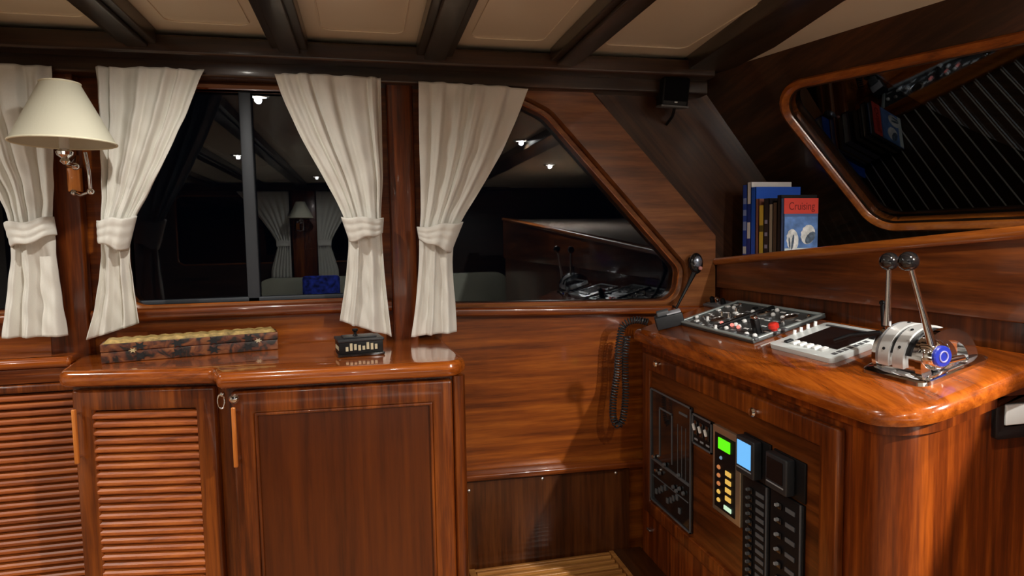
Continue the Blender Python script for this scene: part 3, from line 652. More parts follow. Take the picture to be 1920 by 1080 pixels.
# ------------------------------------------------------------------ books
def cover_mat(name, col, spots=None):
    return plain(name, col, .35, coat=.3)
blue = (.015, .06, .42)
books = [  # spine px range, top px, depth, colour, label, spine patches
    (1392, 1400, 347, .150, (.03, .09, .55), 'tall thin blue book at the far end of the shelf row'),
    (1400.5, 1407, 342, .155, (.95, .95, .95), 'tallest white book second from the far end'),
    (1407.5, 1416, 351, .17, (.02, .13, .75), 'wide bright blue book whose cover rises above the others'),
    (1416.5, 1422, 373, .12, (.30, .12, .09), 'reddish brown book between the blue and the yellow books'),
    (1422.5, 1431, 385, .12, (.85, .58, .07), 'slim yellow book in the middle of the row'),
    (1431.5, 1441, 372, .12, (.03, .025, .03), 'black book with a white top edge beside the yellow one'),
    (1441.5, 1448, 383, .11, (.45, .38, .28), 'thin beige book near the middle of the row'),
    (1448.5, 1456, 380, .11, (.09, .06, .04), 'dark brown book beside the beige one'),
    (1456.5, 1463, 366, .13, (.012, .012, .014), 'black book with a pale tip behind the red-topped guide'),
    (1463.5, 1469, 372, .122, (.10, .17, .38), 'nautical guide with red title band and blue photo cover'),
]
SX = 1.272
for i, (pa, pb, pt_, dep, col, lab) in enumerate(books):
    ya = onx(pa, 468, SX).y; yb = onx(pb, 466, SX).y; ztop = onx((pa+pb)/2, pt_, SX).z; yc = (ya+yb)/2
    zb0 = ledge_z(yc)-.011
    t = thing('book', lab, 'book', (SX+dep/2, yc, zb0), 'books on the dashboard shelf')
    th = .0016
    bm = BM(); box(bm, SX, SX+dep, ya-th, ya, zb0, ztop); box(bm, SX, SX+dep, yb, yb+th, zb0, ztop); box(bm, SX, SX+th, yb, ya, zb0, ztop)
    obj('cover', bm, cover_mat('cover_%d' % i, col), t)
    obj('pages', box(BM(), SX+th, SX+dep-.004, yb+th, ya-th, zb0+.003, ztop-.003), PAPER, t)
    sf = Fr((SX, ya, zb0), (0, -1, 0), (-1, 0, 0)); w = ya-yb; h = ztop-zb0
    if i == 0:
        for k, (b_, e) in enumerate(((.02, .045), (.10, .13), (.15, .17), (.19, .21))): obj('spine_label', sf.box(BM(), w*.15, w*.85, b_, e, 0, .0006), WHITE if k == 0 else plain('pale_blue_print', (.3, .4, .75), .5), t)
    if i == 1: obj('spine_panel', sf.box(BM(), 0, w, .0, h*.72, 0, .0006), cover_mat('spine_blue', (.02, .05, .33)), t); obj('spine_label', sf.box(BM(), w*.1, w*.9, .07, .125, .0006, .0012), WHITE, t)
    if i == 4: obj('spine_label', sf.box(BM(), w*.1, w*.9, h*.5, h*.62, 0, .0006), plain('dark_print', (.12, .09, .02), .5), t)
    if i == 5:
        for b_ in (.03, .07, .11): obj('spine_label', sf.box(BM(), w*.2, w*.7, b_, b_+.012, 0, .0006), plain('lilac_print', (.4, .36, .5), .5), t)
    if i == 9:
        cfm = Fr((SX, yb, zb0), (1, 0, 0), (0, -1, 0))
        obj('red_band', cfm.box(BM(), 0, dep, h*.73, h, 0, .0008), plain('red_band', (.75, .07, .05), .4), t)
        text('title', 'Cruising', cfm, dep*.13, h*.80, .034, plain('dark_red_print', (.22, .01, .01), .5), t, c=.001, sx=.82)
        obj('photo_panel', cfm.box(BM(), .003, dep-.002, .003, h*.68, 0, .0008), plain('photo_blue', (.12, .24, .55), .4, var=.5, bscale=28), t)
        wm = plain('photo_white', (.80, .84, .84), .5, var=.3, bscale=70); gm = plain('photo_grey', (.10, .14, .20), .5, var=.6, bscale=90)
        def blob(nm, cx_, cz_, rx, rz, rot, c, mt, par, k0=0, k1=26):
            pts_ = [(rx*cos(2*pi*k/26)*(1+.07*sin(3*k)), rz*sin(2*pi*k/26)) for k in range(k0, k1)]
            pts_ = [(cx_+a_*cos(rot)-b_*sin(rot), cz_+a_*sin(rot)+b_*cos(rot)) for a_, b_ in pts_]
            bm = BM(); plate(bm, pts_, [], lambda a_, b_, c_: cfm.p(a_, b_, c+c_), .0006); return obj(nm, bm, mt, par)
        s1 = blob('cover_photo_dome', .031, .050, .021, .034, .1, .0014, wm, t); blob('dome_shade', .031, .043, .004, .024, -.15, .002, gm, s1); blob('dome_shade', .020, .040, .003, .018, .1, .002, gm, s1)
        s2 = blob('cover_photo_dome', .086, .066, .025, .031, -.3, .0014, wm, t); blob('dome_shade', .094, .056, .013, .023, -.75, .002, gm, s2)
        obj('photo_foot', cfm.box(BM(), .003, dep*.98, .003, .024, .0008, .0012), plain('photo_pale', (.65, .72, .70), .5), t)
# ------------------------------------------------------------------ sideboard cabinets
def lf(P, Q):  # frame along a vertical cabinet front from P to Q (2D), W toward the room
    P = V((*P, 0)); Q = V((*Q, 0)); u = (Q-P).normalized(); return Fr(P, u, V((u.y, -u.x, 0))), (Q-P).length
def front_door(t, fr, a0, a1, z0, z1, kind, stile=.05, handle=None, knob=None, mats=(WZ, WX)):
    d = .022; w = a1-a0
    bm = BM(); plate(bm, [(a0, z0), (a1, z0), (a1, z1), (a0, z1)], [[(a0+stile, z0+stile), (a1-stile, z0+stile), (a1-stile, z1-stile*1.08), (a0+stile, z1-stile*1.08)]], lambda a, b, c: fr.p(a, b, d+c), d)
    door = obj('door', bm, mats[0], t, bev=.007)
    i0, i1, j0, j1 = a0+stile, a1-stile, z0+stile, z1-stile*1.08
    if kind == 'panel':
        obj('door_panel', fr.box(BM(), i0-.004, i1+.004, j0-.004, j1+.004, .002, .011), WZd, door)
        bm = BM(); ring_ = [(i0, j0), (i1, j0), (i1, j1), (i0, j1)]
        plate(bm, ring_, [offset(ring_, -.008)], lambda a, b, c: fr.p(a, b, .019+c), .008); obj('bead_moulding', bm, WZ, door, bev=.003)
    else:
        obj('shade_backing', fr.box(BM(), i0-.004, i1+.004, j0-.004, j1+.004, .001, .003), GAP, door)  # black sheet painted as the shade behind the slats
        bm = BM(); n = int(round((j1-j0)/kind)); st = (j1-j0)/n
        for k in range(n):
            zb = j0+k*st
            prof = [(zb, .019), (zb+st*.16, .0212), (zb+st*.42, .0205), (zb+st*.62, .016), (zb+st*.80, .005), (zb+st*.35, .004)]
            A = [bm.verts.new(fr.p(i0-.002, q, c)) for q, c in prof]; B = [bm.verts.new(fr.p(i1+.002, q, c)) for q, c in prof]; m_ = len(prof)
            for i in range(m_): bm.faces.new((A[i], A[(i+1) % m_], B[(i+1) % m_], B[i]))
            bm.faces.new(A[::-1]); bm.faces.new(B)
        obj('louvres', bm, WSL, door)
    if handle:
        ha, h0, h1, lean = handle
        bm = BM(); fr.box(bm, ha-.005, ha+.005, h0, h1, d+.014, d+.024); h_ = obj('handle', bm, WHL, door, bev=.003, label='pale wooden bar handle')
        for z in (h0+.015, h1-.012):
            bm = BM(); tube(bm, [fr.p(ha, z, d), fr.p(ha, z, d+.016)], .004, 10); obj('handle_post', bm, CHROME, h_, smooth=True)
    if knob:
        ka, kz = knob; bm = BM(); lathe(bm, fr.p(ka, kz, d), fr.W, [(.007, 0), (.006, .006), (.010, .009), (.012, .015), (.008, .02), (.001, .022)], 18); obj('lock_knob', bm, CHROME, door, smooth=True)
    return door
# unit C
frC, LC = lf((-.350, 1.692), (.250, 1.662))
tC = thing('sideboard_cabinet', 'mahogany cabinet with one large plain panelled door right of the louvred one', 'cabinet', (-.05, 1.85, 0))
bm = BM(); hexa(bm, [V(p) for p in ((-.350, 1.692, 0), (.222, 1.663, 0), (.222, 2.05, 0), (-.350, 2.05, 0), (-.350, 1.692, 1.10), (.222, 1.663, 1.10), (.222, 2.05, 1.10), (-.350, 2.05, 1.10))])
obj('carcass', bm, WZ, tC)
front_door(tC, frC, .014, .560, .06, 1.088, 'panel', .052, (.024, .905, 1.055, 0), (.026, 1.075))
bm = BM(); tube(bm, [frC.p(.578, 0, .008), frC.p(.578, 1.098, .008)], .0165, 16); obj('corner_post', bm, WZ, tC, smooth=True)
# unit B (set back, slightly angled)
frB, LB = lf((-.745, 1.832), (-.355, 1.762))
tB = thing('sideboard_cabinet', 'mahogany cabinet with a single louvred door framed by wide stiles', 'cabinet', (-.55, 1.95, 0))
bm = BM(); hexa(bm, [V(p) for p in ((-.745, 1.832, 0), (-.355, 1.762, 0), (-.355, 2.05, 0), (-.745, 2.05, 0), (-.745, 1.832, 1.10), (-.355, 1.762, 1.10), (-.355, 2.05, 1.10), (-.745, 2.05, 1.10))])
obj('carcass', bm, WZ, tB)
front_door(tB, frB, .008, .365, .06, 1.088, .0222, .050, (.024, .905, 1.045, 0))
# pull ring hanging in the gap between the doors
P = ony(415, 752, 1.70)
bm = BM(); tube(bm, [P+V((.008*cos(k*pi/8), 0, .019*sin(k*pi/8)))for k in range(16)], .0022, 8, closed=True)
ball(bm, P+V((.003, .0, .017)), .007, 12); rg = obj('ring_pull', bm, CHROME, tC, smooth=True, label='small chrome ring pull')
# unit A far left
tA = thing('sideboard_cabinet', 'recessed louvred cabinet cut by the left edge of the picture', 'cabinet', (-1.1, 2.04, 0))
frA, LA = lf((-1.62, 2.02), (-.775, 2.02))
bm = BM(); box(bm, -1.62, -.775, 2.025, 2.05, 0, 1.115); obj('carcass', bm, WZ, tA)
front_door(tA, frA, .30, .843, .06, 1.075, .0215, .022)
obj('top_rail', frA.box(BM(), 0, .843, 1.077, 1.118, .002, .018), WX, tA, bev=.003)
front_door(tA, frA, .0, .296, .06, 1.075, .0215, .022)
# worktops
def worktop(name, outline, rad, z0, z1, mat, label, cat='worktop', nose=.012):
    pl = rpoly(outline, rad, 8); bm = BM(); rows = []
    hh = z1-z0
    for ins, h in ((nose*.8, z0), (nose*.2, z0+hh*.15), (0, z0+hh*.45), (nose*.2, z0+hh*.78), (nose*.7, z1-.001), (nose*1.4, z1)):
        rows.append([bm.verts.new((a, b, h)) for a, b in offset(pl, -ins)])
    n = len(pl)
    for r1, r2 in zip(rows, rows[1:]):
        for i in range(n): bm.faces.new((r1[i], r1[(i+1) % n], r2[(i+1) % n], r2[i]))
    tri = tessellate_polygon([[V((v.co.x, v.co.y, 0)) for v in rows[-1]]])
    for q in tri: bm.faces.new([rows[-1][i] for i in q]); 
    for q in tri: bm.faces.new([rows[0][i] for i in reversed(q)])
    return obj(name, bm, mat, None, smooth=True, label=label, cat=cat, angle=60)
worktop('worktop', [(-.800, 2.098), (-.805, 2.02), (-.765, 1.795), (-.388, 1.722), (-.362, 1.650), (.225, 1.622), (.250, 1.68), (.225, 2.098)], [0, .02, .04, .02, .02, .045, .03, 0], 1.10, 1.14, WT, 'glossy varnished stepped worktop over the two sideboard cabinets')
worktop('window_shelf', [(-1.65, 2.098), (-1.65, 1.985), (-.81, 1.985), (-.81, 2.098)], [0, .01, .01, 0], 1.120, 1.150, WT, 'narrow varnished shelf at the far left below the lamp', 'shelf')
# ------------------------------------------------------------------ long inlaid box and small black box
def inlay_mat():
    m, nt, b = newmat('inlaid_marquetry'); L = nt.links; N = nt.nodes.new
    tc = N('ShaderNodeTexCoord'); n = N('ShaderNodeTexNoise'); n.inputs['Scale'].default_value = 38; n.inputs['Detail'].default_value = 3; n.inputs['Distortion'].default_value = 1
    L.new(tc.outputs['Object'], n.inputs['Vector']); r = N('ShaderNodeValToRGB'); e = r.color_ramp.elements
    e[0].position = .40; e[0].color = (.02, .017, .015, 1); e[1].position = .66; e[1].color = (.25, .09, .03, 1); k = e.new(.5); k.color = (.12, .035, .018, 1)
    L.new(n.outputs['Fac'], r.inputs['Fac']); L.new(r.outputs['Color'], b.inputs['Base Color']); b.inputs['Roughness'].default_value = .4; return m
INL = inlay_mat(); LIDM = plain('carved_lid', (.42, .29, .10), .5, bump=1, bscale=50, var=.6)
A_ = onz(190, 683, 1.14); B_ = onz(522, 655, 1.14)
ux = (B_-A_).normalized(); fr = Fr(A_, ux, (0, 0, 1)); w = (B_-A_).length; dp = .085
t = thing('inlaid_box', 'long patterned wooden games box with brass clasps lying on the worktop', 'box', A_+ux*w/2+fr.V*dp/2)
t.location.z = 1.14
obj('box_base', fr.box(BM(), 0, w, 0, dp, .0005, .030), INL, t, bev=.002)
lid = obj('lid', fr.box(BM(), -.001, w+.001, -.001, dp, .031, .052), INL, t, bev=.002)
bm = BM(); nx, ny = 48, 8
g = [[bm.verts.new(fr.p(.004+(w-.008)*i/nx, .004+(dp-.008)*j/ny, .052+(.0 if i in (0, nx) or j in (0, ny) else .006+.004*abs(sin(i*.9))*abs(sin(j*1.2))))) for j in range(ny+1)] for i in range(nx+1)]
for i in range(nx):
    for j in range(ny): bm.faces.new((g[i][j], g[i+1][j], g[i+1][j+1], g[i][j+1]))
obj('carved_top', bm, LIDM, lid, smooth=True)
DK = plain('ebony_inlay', (.012, .014, .016), .4); BN_ = plain('bone_inlay', (.62, .56, .38), .4)
def star(bm, fr, a, b, r, c, k=6, rot=0):
    pts = [(a+(r if i % 2 == 0 else r*.45)*cos(rot+i*pi/k), b+.7*(r if i % 2 == 0 else r*.45)*sin(rot+i*pi/k)) for i in range(2*k)]
    plate(bm, pts, [], lambda x, y, z: V(fr.p(x, 0, y)) - fr.V*(c+z), .0012)
for a in (.09, .18, .27, .36):
    for z in (.015, .041):
        bm = BM(); star(bm, fr, w*a/.44 if a < .4 else a, z, .019, .0021); obj('star_inlay', bm, DK, t if z < .03 else lid)
for a in (.075, .395):
    bm = BM(); star(bm, fr, a*w/.45, .031, .011, .0032); obj('clasp', bm, BRASS if a < .1 else BN_, lid)
P = onz(637, 671, 1.14); Q = onz(719, 664, 1.14); ux = (Q-P).normalized(); fr = Fr(P, ux, (0, 0, 1)); w = (Q-P).length; dp = .085
t = thing('trinket_box', 'small black casket with pale inlaid sides and a knobbed lid on the worktop', 'box', (P+Q)/2+fr.V*dp/2); t.location.z = 1.14
obj('foot', fr.box(BM(), -.004, w+.004, -.004, dp+.004, 0.0005, .008), BLACKG, t, bev=.002)
obj('casket_body', fr.box(BM(), 0, w, 0, dp, .008, .040), BLACK, t, bev=.001)
lid = obj('lid', fr.box(BM(), -.003, w+.003, -.003, dp+.003, .040, .048), DGREY, t, bev=.002)
obj('lid_step', fr.box(BM(), .014, w-.014, .014, dp-.014, .048, .052), DGREY, lid, bev=.002)
bm = BM(); lathe(bm, fr.p(w*.42, dp*.5, .052), (0, 0, 1), [(.008, 0), (.004, .004), (.004, .01), (.008, .014), (.008, .018), (.002, .02)], 18); obj('lid_knob', bm, BLACK, lid, smooth=True)
for k in range(8):
    a = w*(.17+.095*k); bm = BM(); fr.box(bm, a-.0035, a+.0035, -.0012, 0, .016+.001*(k % 3), .028+.003*((k*3) % 4)); obj('bone_inlay', bm, BN_, t)
for k in range(3):
    b = dp*(.2+.25*k); bm = BM(); fr.box(bm, -.0012, 0, b-.006, b+.008, .018, .028); obj('bone_inlay', bm, BN_, t)
# ------------------------------------------------------------------ curtains
def interp(tab, y):
    if y <= tab[0][1]: return tab[0][0]
    for (x0, y0), (x1, y1) in zip(tab, tab[1:]):
        if y <= y1:
            s = (y-y0)/(y1-y0); return x0+(x1-x0)*s
    return tab[-1][0]
def smoothtab(tab, y):
    return sum(interp(tab, y+d) for d in (-16, -8, 0, 8, 16))/5
def curtain(name, label, Lt, Rt, top, bot, tie, group, seed, Y=2.012, nf=5, mirror=None):
    rnd = random.Random(seed); NU, NV = 150, 110
    ph = [rnd.uniform(0, 6.28) for _ in range(6)]
    def X(px, py): return ony(px, py, Y)
    t = None; bm = BM(); rows = []
    ty = (tie[0]+tie[1])/2
    for j in range(NV+1):
        v = j/NV; row = []
        for i in range(NU+1):
            u = i/NU
            yl = top[0]+(bot[0]-top[0])*v; yr = top[1]+(bot[1]-top[1])*v
            py = yl+(yr-yl)*u; pl = smoothtab(Lt, py); pr = smoothtab(Rt, py); P = X(pl+(pr-pl)*u, py)
            d = abs(py-ty)/200.; pinch = math.exp(-(abs(py-ty)/55.)**2)
            uu = u+.02*sin(5*v+ph[0])*(1-pinch)+.012*sin(13*u+ph[1]+3*v)
            w2_ = uu+.045*sin(2*pi*1.3*uu+ph[3])+.02*sin(2*pi*3.1*uu+ph[4]); fold = .55*sin(2*pi*nf*w2_+ph[2]+.5*sin(3*v+ph[5]))+.16*sin(2*pi*(nf*2.3)*w2_+ph[3]+1.2*v)+.42*sin(2*pi*1.9*w2_+ph[4]+2*v)
            fold = .62*sin(2*pi*2.6*w2_+ph[1]+.4*v)+.22*sin(2*pi*5.3*w2_+ph[5]) if py > ty else fold
            fold = math.copysign(abs(fold)**.85, fold)
            amp = .0165*(.55+.45*min(1, d))*(1-.35*pinch)
            if v < .04: amp *= .5+.5*v/.04
            if py > ty: amp *= 1.15
            bulge = -.022*pinch*(1-(2*u-1)**2)-.010*(1-(2*u-1)**2)*(1-pinch)
            wr = .0016*sin(37*v+9*u+ph[5])+.0012*sin(61*v-14*u+ph[0])
            P.y = Y+fold*amp+bulge+wr; row.append(bm.verts.new(P))
        rows.append(row)
    for j in range(NV):
        for i in range(NU): bm.faces.new((rows[j][i], rows[j][i+1], rows[j+1][i+1], rows[j+1][i]))
    cx_ = sum(v.co.x for v in rows[-1])/(NU+1); cz_ = min(v.co.z for v in rows[-1])
    t = thing(name, label, 'curtain', (cx_, Y, cz_), group)
    o = obj('curtain_cloth', bm, FAB, t, smooth=True, angle=180); sd = o.modifiers.new('thick', 'SOLIDIFY'); sd.thickness = .002; sd.offset = 0
    # tie band: closed oval strip with creases
    bm = BM(); rows = []; N = 64; M_ = 14; tl, tr, bl, br = tie[2:]
    for j in range(M_+1):
        v = j/M_; a = V((tl[0]+(bl[0]-tl[0])*v, tl[1]+(bl[1]-tl[1])*v, 0)); b = V((tr[0]+(br[0]-tr[0])*v, tr[1]+(br[1]-tr[1])*v, 0))
        PA = ony(a.x, a.y, Y-.01); PB = ony(b.x, b.y, Y-.01); row = []
        for i in range(N):
            q = 2*pi*i/N; s = .5-.5*cos(q); C = PA.lerp(PB, s)
            crease = .0035*abs(sin(v*pi*3+.6*sin(s*3+seed)))+.002*sin(s*20+seed)
            dy = -sin(q)*(.040 if sin(q) > 0 else .022)
            row.append(bm.verts.new((C.x, C.y+dy-(crease if sin(q) > 0 else 0), C.z+.004*sin(s*9+seed*2)-.004*sin(s*pi))))
        rows.append(row)
    for r1, r2 in zip(rows, rows[1:]):
        for i in range(N): bm.faces.new((r1[i], r1[(i+1) % N], r2[(i+1) % N], r2[i]))
    o = obj('tieback', bm, FAB, t, smooth=True, angle=180); sd = o.modifiers.new('thick', 'SOLIDIFY'); sd.thickness = .003; sd.offset = 0
    return t
G = 'white tied-back cabin curtains'
curtain('curtain', 'white tied curtain left of the lamp post, cut by the picture edge', [(-118, 110), (-90, 200), (-45, 300), (-8, 360), (16, 410), (20, 440), (22, 470), (18, 520), (12, 570), (5, 640)], [(95, 110), (96, 250), (99, 340), (98, 410), (102, 440), (104, 470), (112, 540), (120, 600), (125, 640)], (121, 123), (634, 630), (406, 462, (10, 418), (100, 408), (24, 464), (106, 442)), G, 3)
curtain('curtain', 'white tied curtain right of the wall lamp, reaching down to the inlaid box', [(178, 110), (186, 200), (191, 300), (195, 380), (190, 410), (192, 440), (192, 480), (187, 540), (176, 600), (164, 640)], [(392, 110), (350, 220), (312, 300), (275, 370), (250, 415), (242, 450), (243, 480), (250, 530), (258, 580), (264, 640)], (125, 131), (636, 606), (410, 468, (183, 412), (256, 405), (186, 450), (240, 469)), G, 5)
curtain('curtain', 'white tied curtain just left of the bare wooden post, hanging behind the black casket', [(505, 110), (528, 180), (565, 260), (605, 330), (635, 385), (650, 420), (655, 450), (652, 490), (647, 540), (636, 610), (634, 640)], [(713, 110), (716, 250), (718, 340), (714, 400), (716, 440), (718, 480), (722, 530), (729, 590), (735, 640)], (137, 146), (602, 630), (402, 455, (640, 406), (719, 408), (656, 452), (717, 436)), G, 8)
curtain('curtain', 'white tied curtain just right of the bare wooden post over the worktop end', [(784, 110), (785, 250), (788, 350), (789, 400), (786, 440), (786, 480), (783, 530), (777, 590), (769, 640)], [(997, 150), (975, 210), (945, 280), (905, 350), (870, 405), (853, 440), (848, 470), (849, 520), (855, 580), (857, 640)], (153, 166), (631, 622), (415, 470, (782, 425), (868, 415), (786, 448), (845, 472)), G, 11)
# ------------------------------------------------------------------ wall lamp
def wall_lamp(label, px0, Y, base_y, s=1, sc=1.0):
    # px0: world x and z of the shade's lower rim centre
    x0, z0 = px0
    t = thing('wall_lamp', label, 'lamp', (x0, base_y, z0-.12))
    h = .150*sc; rb = .117*sc; rtp = .044*sc
    bm = BM(); lathe(bm, (x0, Y, z0), (0, 0, 1), [(rb, 0), (rtp, h), (rtp-.002, h), (rb-.002, 0), (rb, 0)], 56, cap=False); sh = obj('lamp_shade', bm, SHADE, t, smooth=True, weld=True)
    for z, r in ((z0, rb), (z0+h, rtp)):
        bm = BM(); tube(bm, [V((x0+r*cos(k*pi/28), Y+r*sin(k*pi/28), z)) for k in range(56)], .0026, 8, closed=True); obj('shade_trim', bm, SHADEIN, sh, smooth=True)
    bm = BM(); tube(bm, [V((x0, Y, z0-.015)), V((x0, Y, z0+.06))], .011, 16); obj('candle_tube', bm, PAPER, t, smooth=True)
    bm = BM(); ball(bm, (x0, Y, z0+.085), .022, 20, (1, 1, 1.3)); obj('bulb', bm, WHITE, t, smooth=True)
    bm = BM(); lathe(bm, (x0, Y, z0-.035), (0, 0, 1), [(.004, -.02), (.012, -.012), (.008, -.004), (.018, .004), (.020, .012), (.010, .02)], 24); obj('lamp_cup', bm, CHROME, t, smooth=True)
    yb = base_y
    bm = BM(); box(bm, x0-.062, x0-.028, yb-.018*s, yb, z0-.112, z0-.045) if s > 0 else box(bm, x0-.062, x0-.028, yb, yb+.018, z0-.112, z0-.045); obj('wood_block', bm, WHL, t, bev=.003)
    y1 = yb-.02*s
    arm = [V((x0-.045, y1, z0-.035)), V((x0-.02, y1-.03*s, z0-.02)), V((x0-.01, y1-.07*s, z0-.05)), V((x0, Y, z0-.052))]
    bm = BM(); tube(bm, arm, .0055, 12); obj('arm', bm, CHROME, t, smooth=True)
    arm2 = [V((x0-.045, y1, z0-.115)), V((x0-.02, y1-.02*s, z0-.125)), V((x0+.012, y1-.04*s, z0-.115)), V((x0+.014, y1-.05*s, z0-.06)), V((x0+.010, y1-.055*s, z0-.01))]
    bm = BM(); tube(bm, arm2, .005, 12); obj('scroll_arm', bm, CHROME, t, smooth=True)
    for q in (arm[0], arm[2], arm2[0], arm2[2]): bm = BM(); ball(bm, q, .010, 16); obj('ball_finial', bm, CHROME, t, smooth=True)
    return t
P = ony(120, 268, 1.88)
wall_lamp('chrome wall lamp with a cream conical shade on the left wooden post', (P.x, P.z), 1.88, 2.055)
# ------------------------------------------------------------------ floor step and grating
trim(box(BM(), .24, .925, 1.0, 2.09, 0, .30), WBX, 'raised step in front of the helm')
trim(box(BM(), .82, .925, 1.0, 2.068, .30, .345), wood('step_edge_wood', 'y', dark=(.02, .008, .004), mid=(.05, .018, .008), light=(.09, .03, .012)), 'dark board beside the grating', bev=.003)
gr = thing('floor_grating', 'slatted teak floor grating on the step beside the helm console', 'grating', (.57, 1.6, .30))
bm = BM()
for k in range(24):
    y = 2.045-k*.033; box(bm, .325, .80, y-.015, y, .306, .345)
GTW = wood('teak_slats', 'x', dark=(.22, .09, .035), mid=(.34, .15, .06), light=(.5, .25, .10), coat=.1)
obj('slats', bm, GTW, gr, bev=.002)
bm = BM(); box(bm, .30, .322, 1.2, 2.06, .3, .348); box(bm, .802, .818, 1.2, 2.06, .3, .348); box(bm, .322, .802, 2.048, 2.062, .3, .344); obj('side_rails', bm, GTW, gr, bev=.002)
# ------------------------------------------------------------------ opposite side of the cabin (seen mirrored in the glass)
def mir(px, py, Yv):            # real point whose mirror image in the port panes shows at (px, py)
    p = ony(px, py, Yv); return V((p.x, 2*(D+.036)-p.y, p.z))
def star_curtain(label, x_in, x_out, x_tie, seed, flip):
    rnd = random.Random(seed); NU, NV = 70, 60; ph = rnd.uniform(0, 6); Y = YS+.07; bm = BM(); rows = []
    for j in range(NV+1):
        v = j/NV; z = 1.965-.85*v
        k = max(0, 1-v/.62) if v < .62 else 0
        for_w = x_out+(x_in-x_out)*0
        outer_edge = x_in + (x_out-x_in)*(1 if v < .01 else 1)
        wd = abs(x_out-x_in); wt = .12
        cur = wt+(wd-wt)*(k**1.25) if v < .62 else wt+.07*min(1, (v-.62)/.3)
        sgn = 1 if x_out > x_in else -1
        rows.append([bm.verts.new((x_in+sgn*cur*i/NU, Y+.014*sin(2*pi*6*i/NU+ph+v), z)) for i in range(NU+1)])
    for j in range(NV):
        for i in range(NU): bm.faces.new((rows[j][i], rows[j][i+1], rows[j+1][i+1], rows[j+1][i]))
    t = thing('curtain', label, 'curtain', (x_in, Y, 1.115), G)
    o = obj('curtain_cloth', bm, FAB, t, smooth=True, angle=180); o.modifiers.new('thick', 'SOLIDIFY').thickness = .002
    z = 1.965-.85*.6; bm = BM(); sgn = 1 if x_out > x_in else -1
    box(bm, min(x_in, x_in+sgn*.13), max(x_in, x_in+sgn*.13), Y-.02, Y+.026, z-.03, z+.03); obj('tieback', bm, FAB, t, bev=.008)
pl_ = mir(512, 372, 6.6)
px_ = -.62
bm = BM(); box(bm, -.70, -.47, YS, YS+.045, 0, 1.985); trim(bm, WZ, 'post on the opposite wall', bev=.006)
lampx = mir(512, 372, 6.72).x
star_curtain('white tied curtain on the opposite wall, right of its lamp as mirrored', -.72+.26, .0, 0, 4, 0)
star_curtain('white tied curtain on the opposite wall, left of its lamp as mirrored', -.72, -1.20, 0, 6, 0)
wall_lamp('chrome wall lamp with a cream shade mounted on the opposite wall', (-.60, 1.70), YS+.20, YS+.045, -1)
bm = BM(); bullnose(bm, -3.2, 1.5, YS+.001, YS+.12, 1.975, 2.03, .008); trim(bm, WBX, smooth=True)
SOFA = plain('cream_upholstery', (.55, .56, .44), .8, bump=.5, bscale=300)
def settee(x0, x1, label):
    t = thing('settee', label, 'sofa', ((x0+x1)/2, YS+.45, 0), 'cream settees on the opposite side')
    obj('base', box(BM(), x0, x1, YS+.08, YS+.75, 0, .28), WX, t, bev=.01)
    obj('seat_cushion', box(BM(), x0+.01, x1-.01, YS+.22, YS+.77, .28, .46), SOFA, t, bev=.04)
    bm = BM(); prof = rpoly([(x0, .46), (x1, .46), (x1, 1.12), (x0, 1.12)], [.02, .02, .12, .12]); plate(bm, prof, [], lambda a, b, c: V((a, YS+.28+c, b)), .16); obj('backrest', bm, SOFA, t, bev=.03)
settee(-1.02, -.05, 'cream settee with rounded back seen mirrored in the middle window')
settee(.72, 1.42, 'cream settee with rounded back seen mirrored in the sloping window')
bm = BM(); fr = Fr((-.42, YS+.40, .80), (-1, 0, 0), (0, 1, .15)); fr.box(bm, -.17, .17, 0, .34, 0, .09); obj('blue_patch_cushion', bm, plain('blue_patterned_cloth', (.03, .06, .55), .8, var=.9, bscale=30), None, bev=.03, label='blue patterned cushion made up for a mirrored blue patch, on the opposite settee', cat='cushion')  # cushion made up to give the blue patch mirrored in the glass
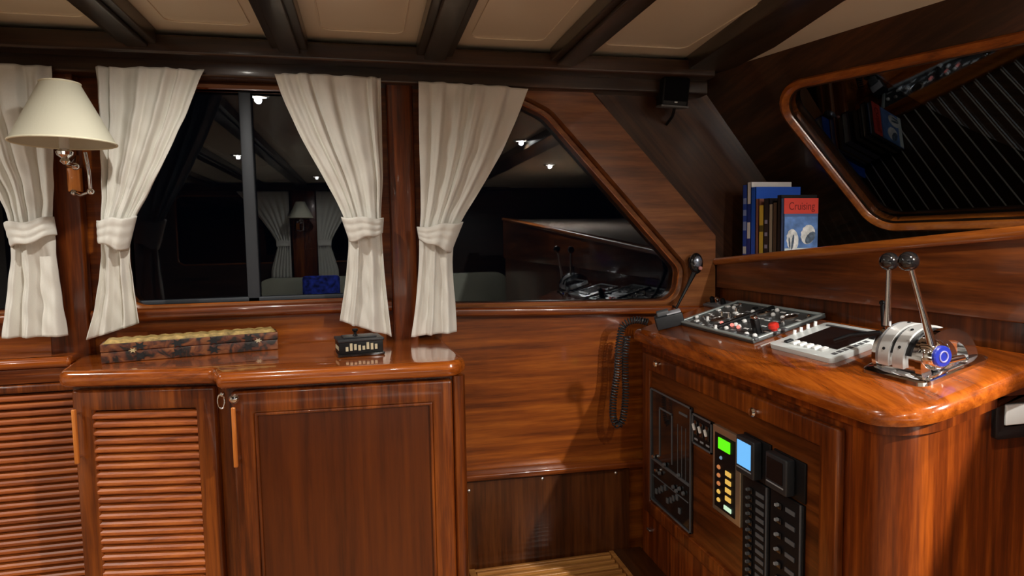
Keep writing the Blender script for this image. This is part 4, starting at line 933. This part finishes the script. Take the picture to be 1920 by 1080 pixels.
# ------------------------------------------------------------------ lamps of the cabin, with added fill
LENS = lit('downlight_lens', (1, .93, .80), 18.)
def downlight(x, y, power, label, ang=172, r=.035, blend=.75):
    CZ = 2.003 if x > 1.1 else 2.045
    t = thing('ceiling_downlight', label, 'ceiling light', (x, y, CZ-.012), 'recessed ceiling downlights')
    bm = BM(); lathe(bm, (x, y, CZ), (0, 0, -1), [(r+.014, 0), (r+.014, .006), (r+.004, .010), (r, .006), (r, 0)], 32, cap=False); obj('ring', bm, CHROME, t, smooth=True)
    bm = BM(); lathe(bm, (x, y, CZ-.001), (0, 0, -1), [(r, 0), (r, .004)], 32); obj('lens', bm, LENS, t)
    l = bpy.data.lights.new('lamp', 'SPOT'); l.energy = power; l.spot_size = radians(ang); l.spot_blend = blend; l.shadow_soft_size = .014; l.color = (1, .945, .86)
    o = bpy.data.objects.new('lamp', l); COL.objects.link(o); o.parent = t; o.location = (0, 0, -.006)
lights = [(-.40, 1.50, 11, 'downlight nearest the sideboard'), (.93, .50, 24, 'downlight nearest the helm console'), (1.35, -.33, 215, 'downlight forward on the centreline'),
          (-1.59, 1.30, 30, 'downlight aft near the port windows'), (.02, -.3, 5, 'added fill downlight just behind the viewpoint'), (-.80, -.3, 24, 'added fill downlight aft of the viewpoint'),  # both viewpoint downlights are unseen, added as fill
          (-.40, -1.7, 22, 'added fill downlight over the opposite settee'), (.86, -1.6, 18, 'added fill downlight over the forward settee'), (-2.0, -.5, 36, 'added fill downlight at the aft end')]  # these three are unseen fill lamps as well
for x, y, p, lab in lights: downlight(x, y, p, lab)
# unseen white table, added behind the viewpoint to bounce light up
t = thing('bounce_table', 'unseen low white table added behind the viewpoint to bounce light', 'table', (-.7, -.85, 0))
obj('pedestal', lathe(BM(), (-.7, -.85, 0), (0, 0, 1), [(.25, 0), (.25, .03), (.07, .06), (.06, .60), (.15, .66)], 32), WZ, t, smooth=True)
obj('tabletop', box(BM(), -1.6, .35, -1.35, -.35, .66, .70), plain('bounce_white', (.85, .84, .80), .8), t, bev=.01)
# ------------------------------------------------------------------ world and view
w = bpy.data.worlds.new('night'); S.world = w; w.use_nodes = True; w.node_tree.nodes['Background'].inputs[0].default_value = (.002, .003, .006, 1); w.node_tree.nodes['Background'].inputs[1].default_value = .3
S.view_settings.view_transform = 'Standard'; S.view_settings.look = 'None'; S.view_settings.gamma = 1; S.view_settings.use_curve_mapping = False
S.view_settings.exposure = 0.38
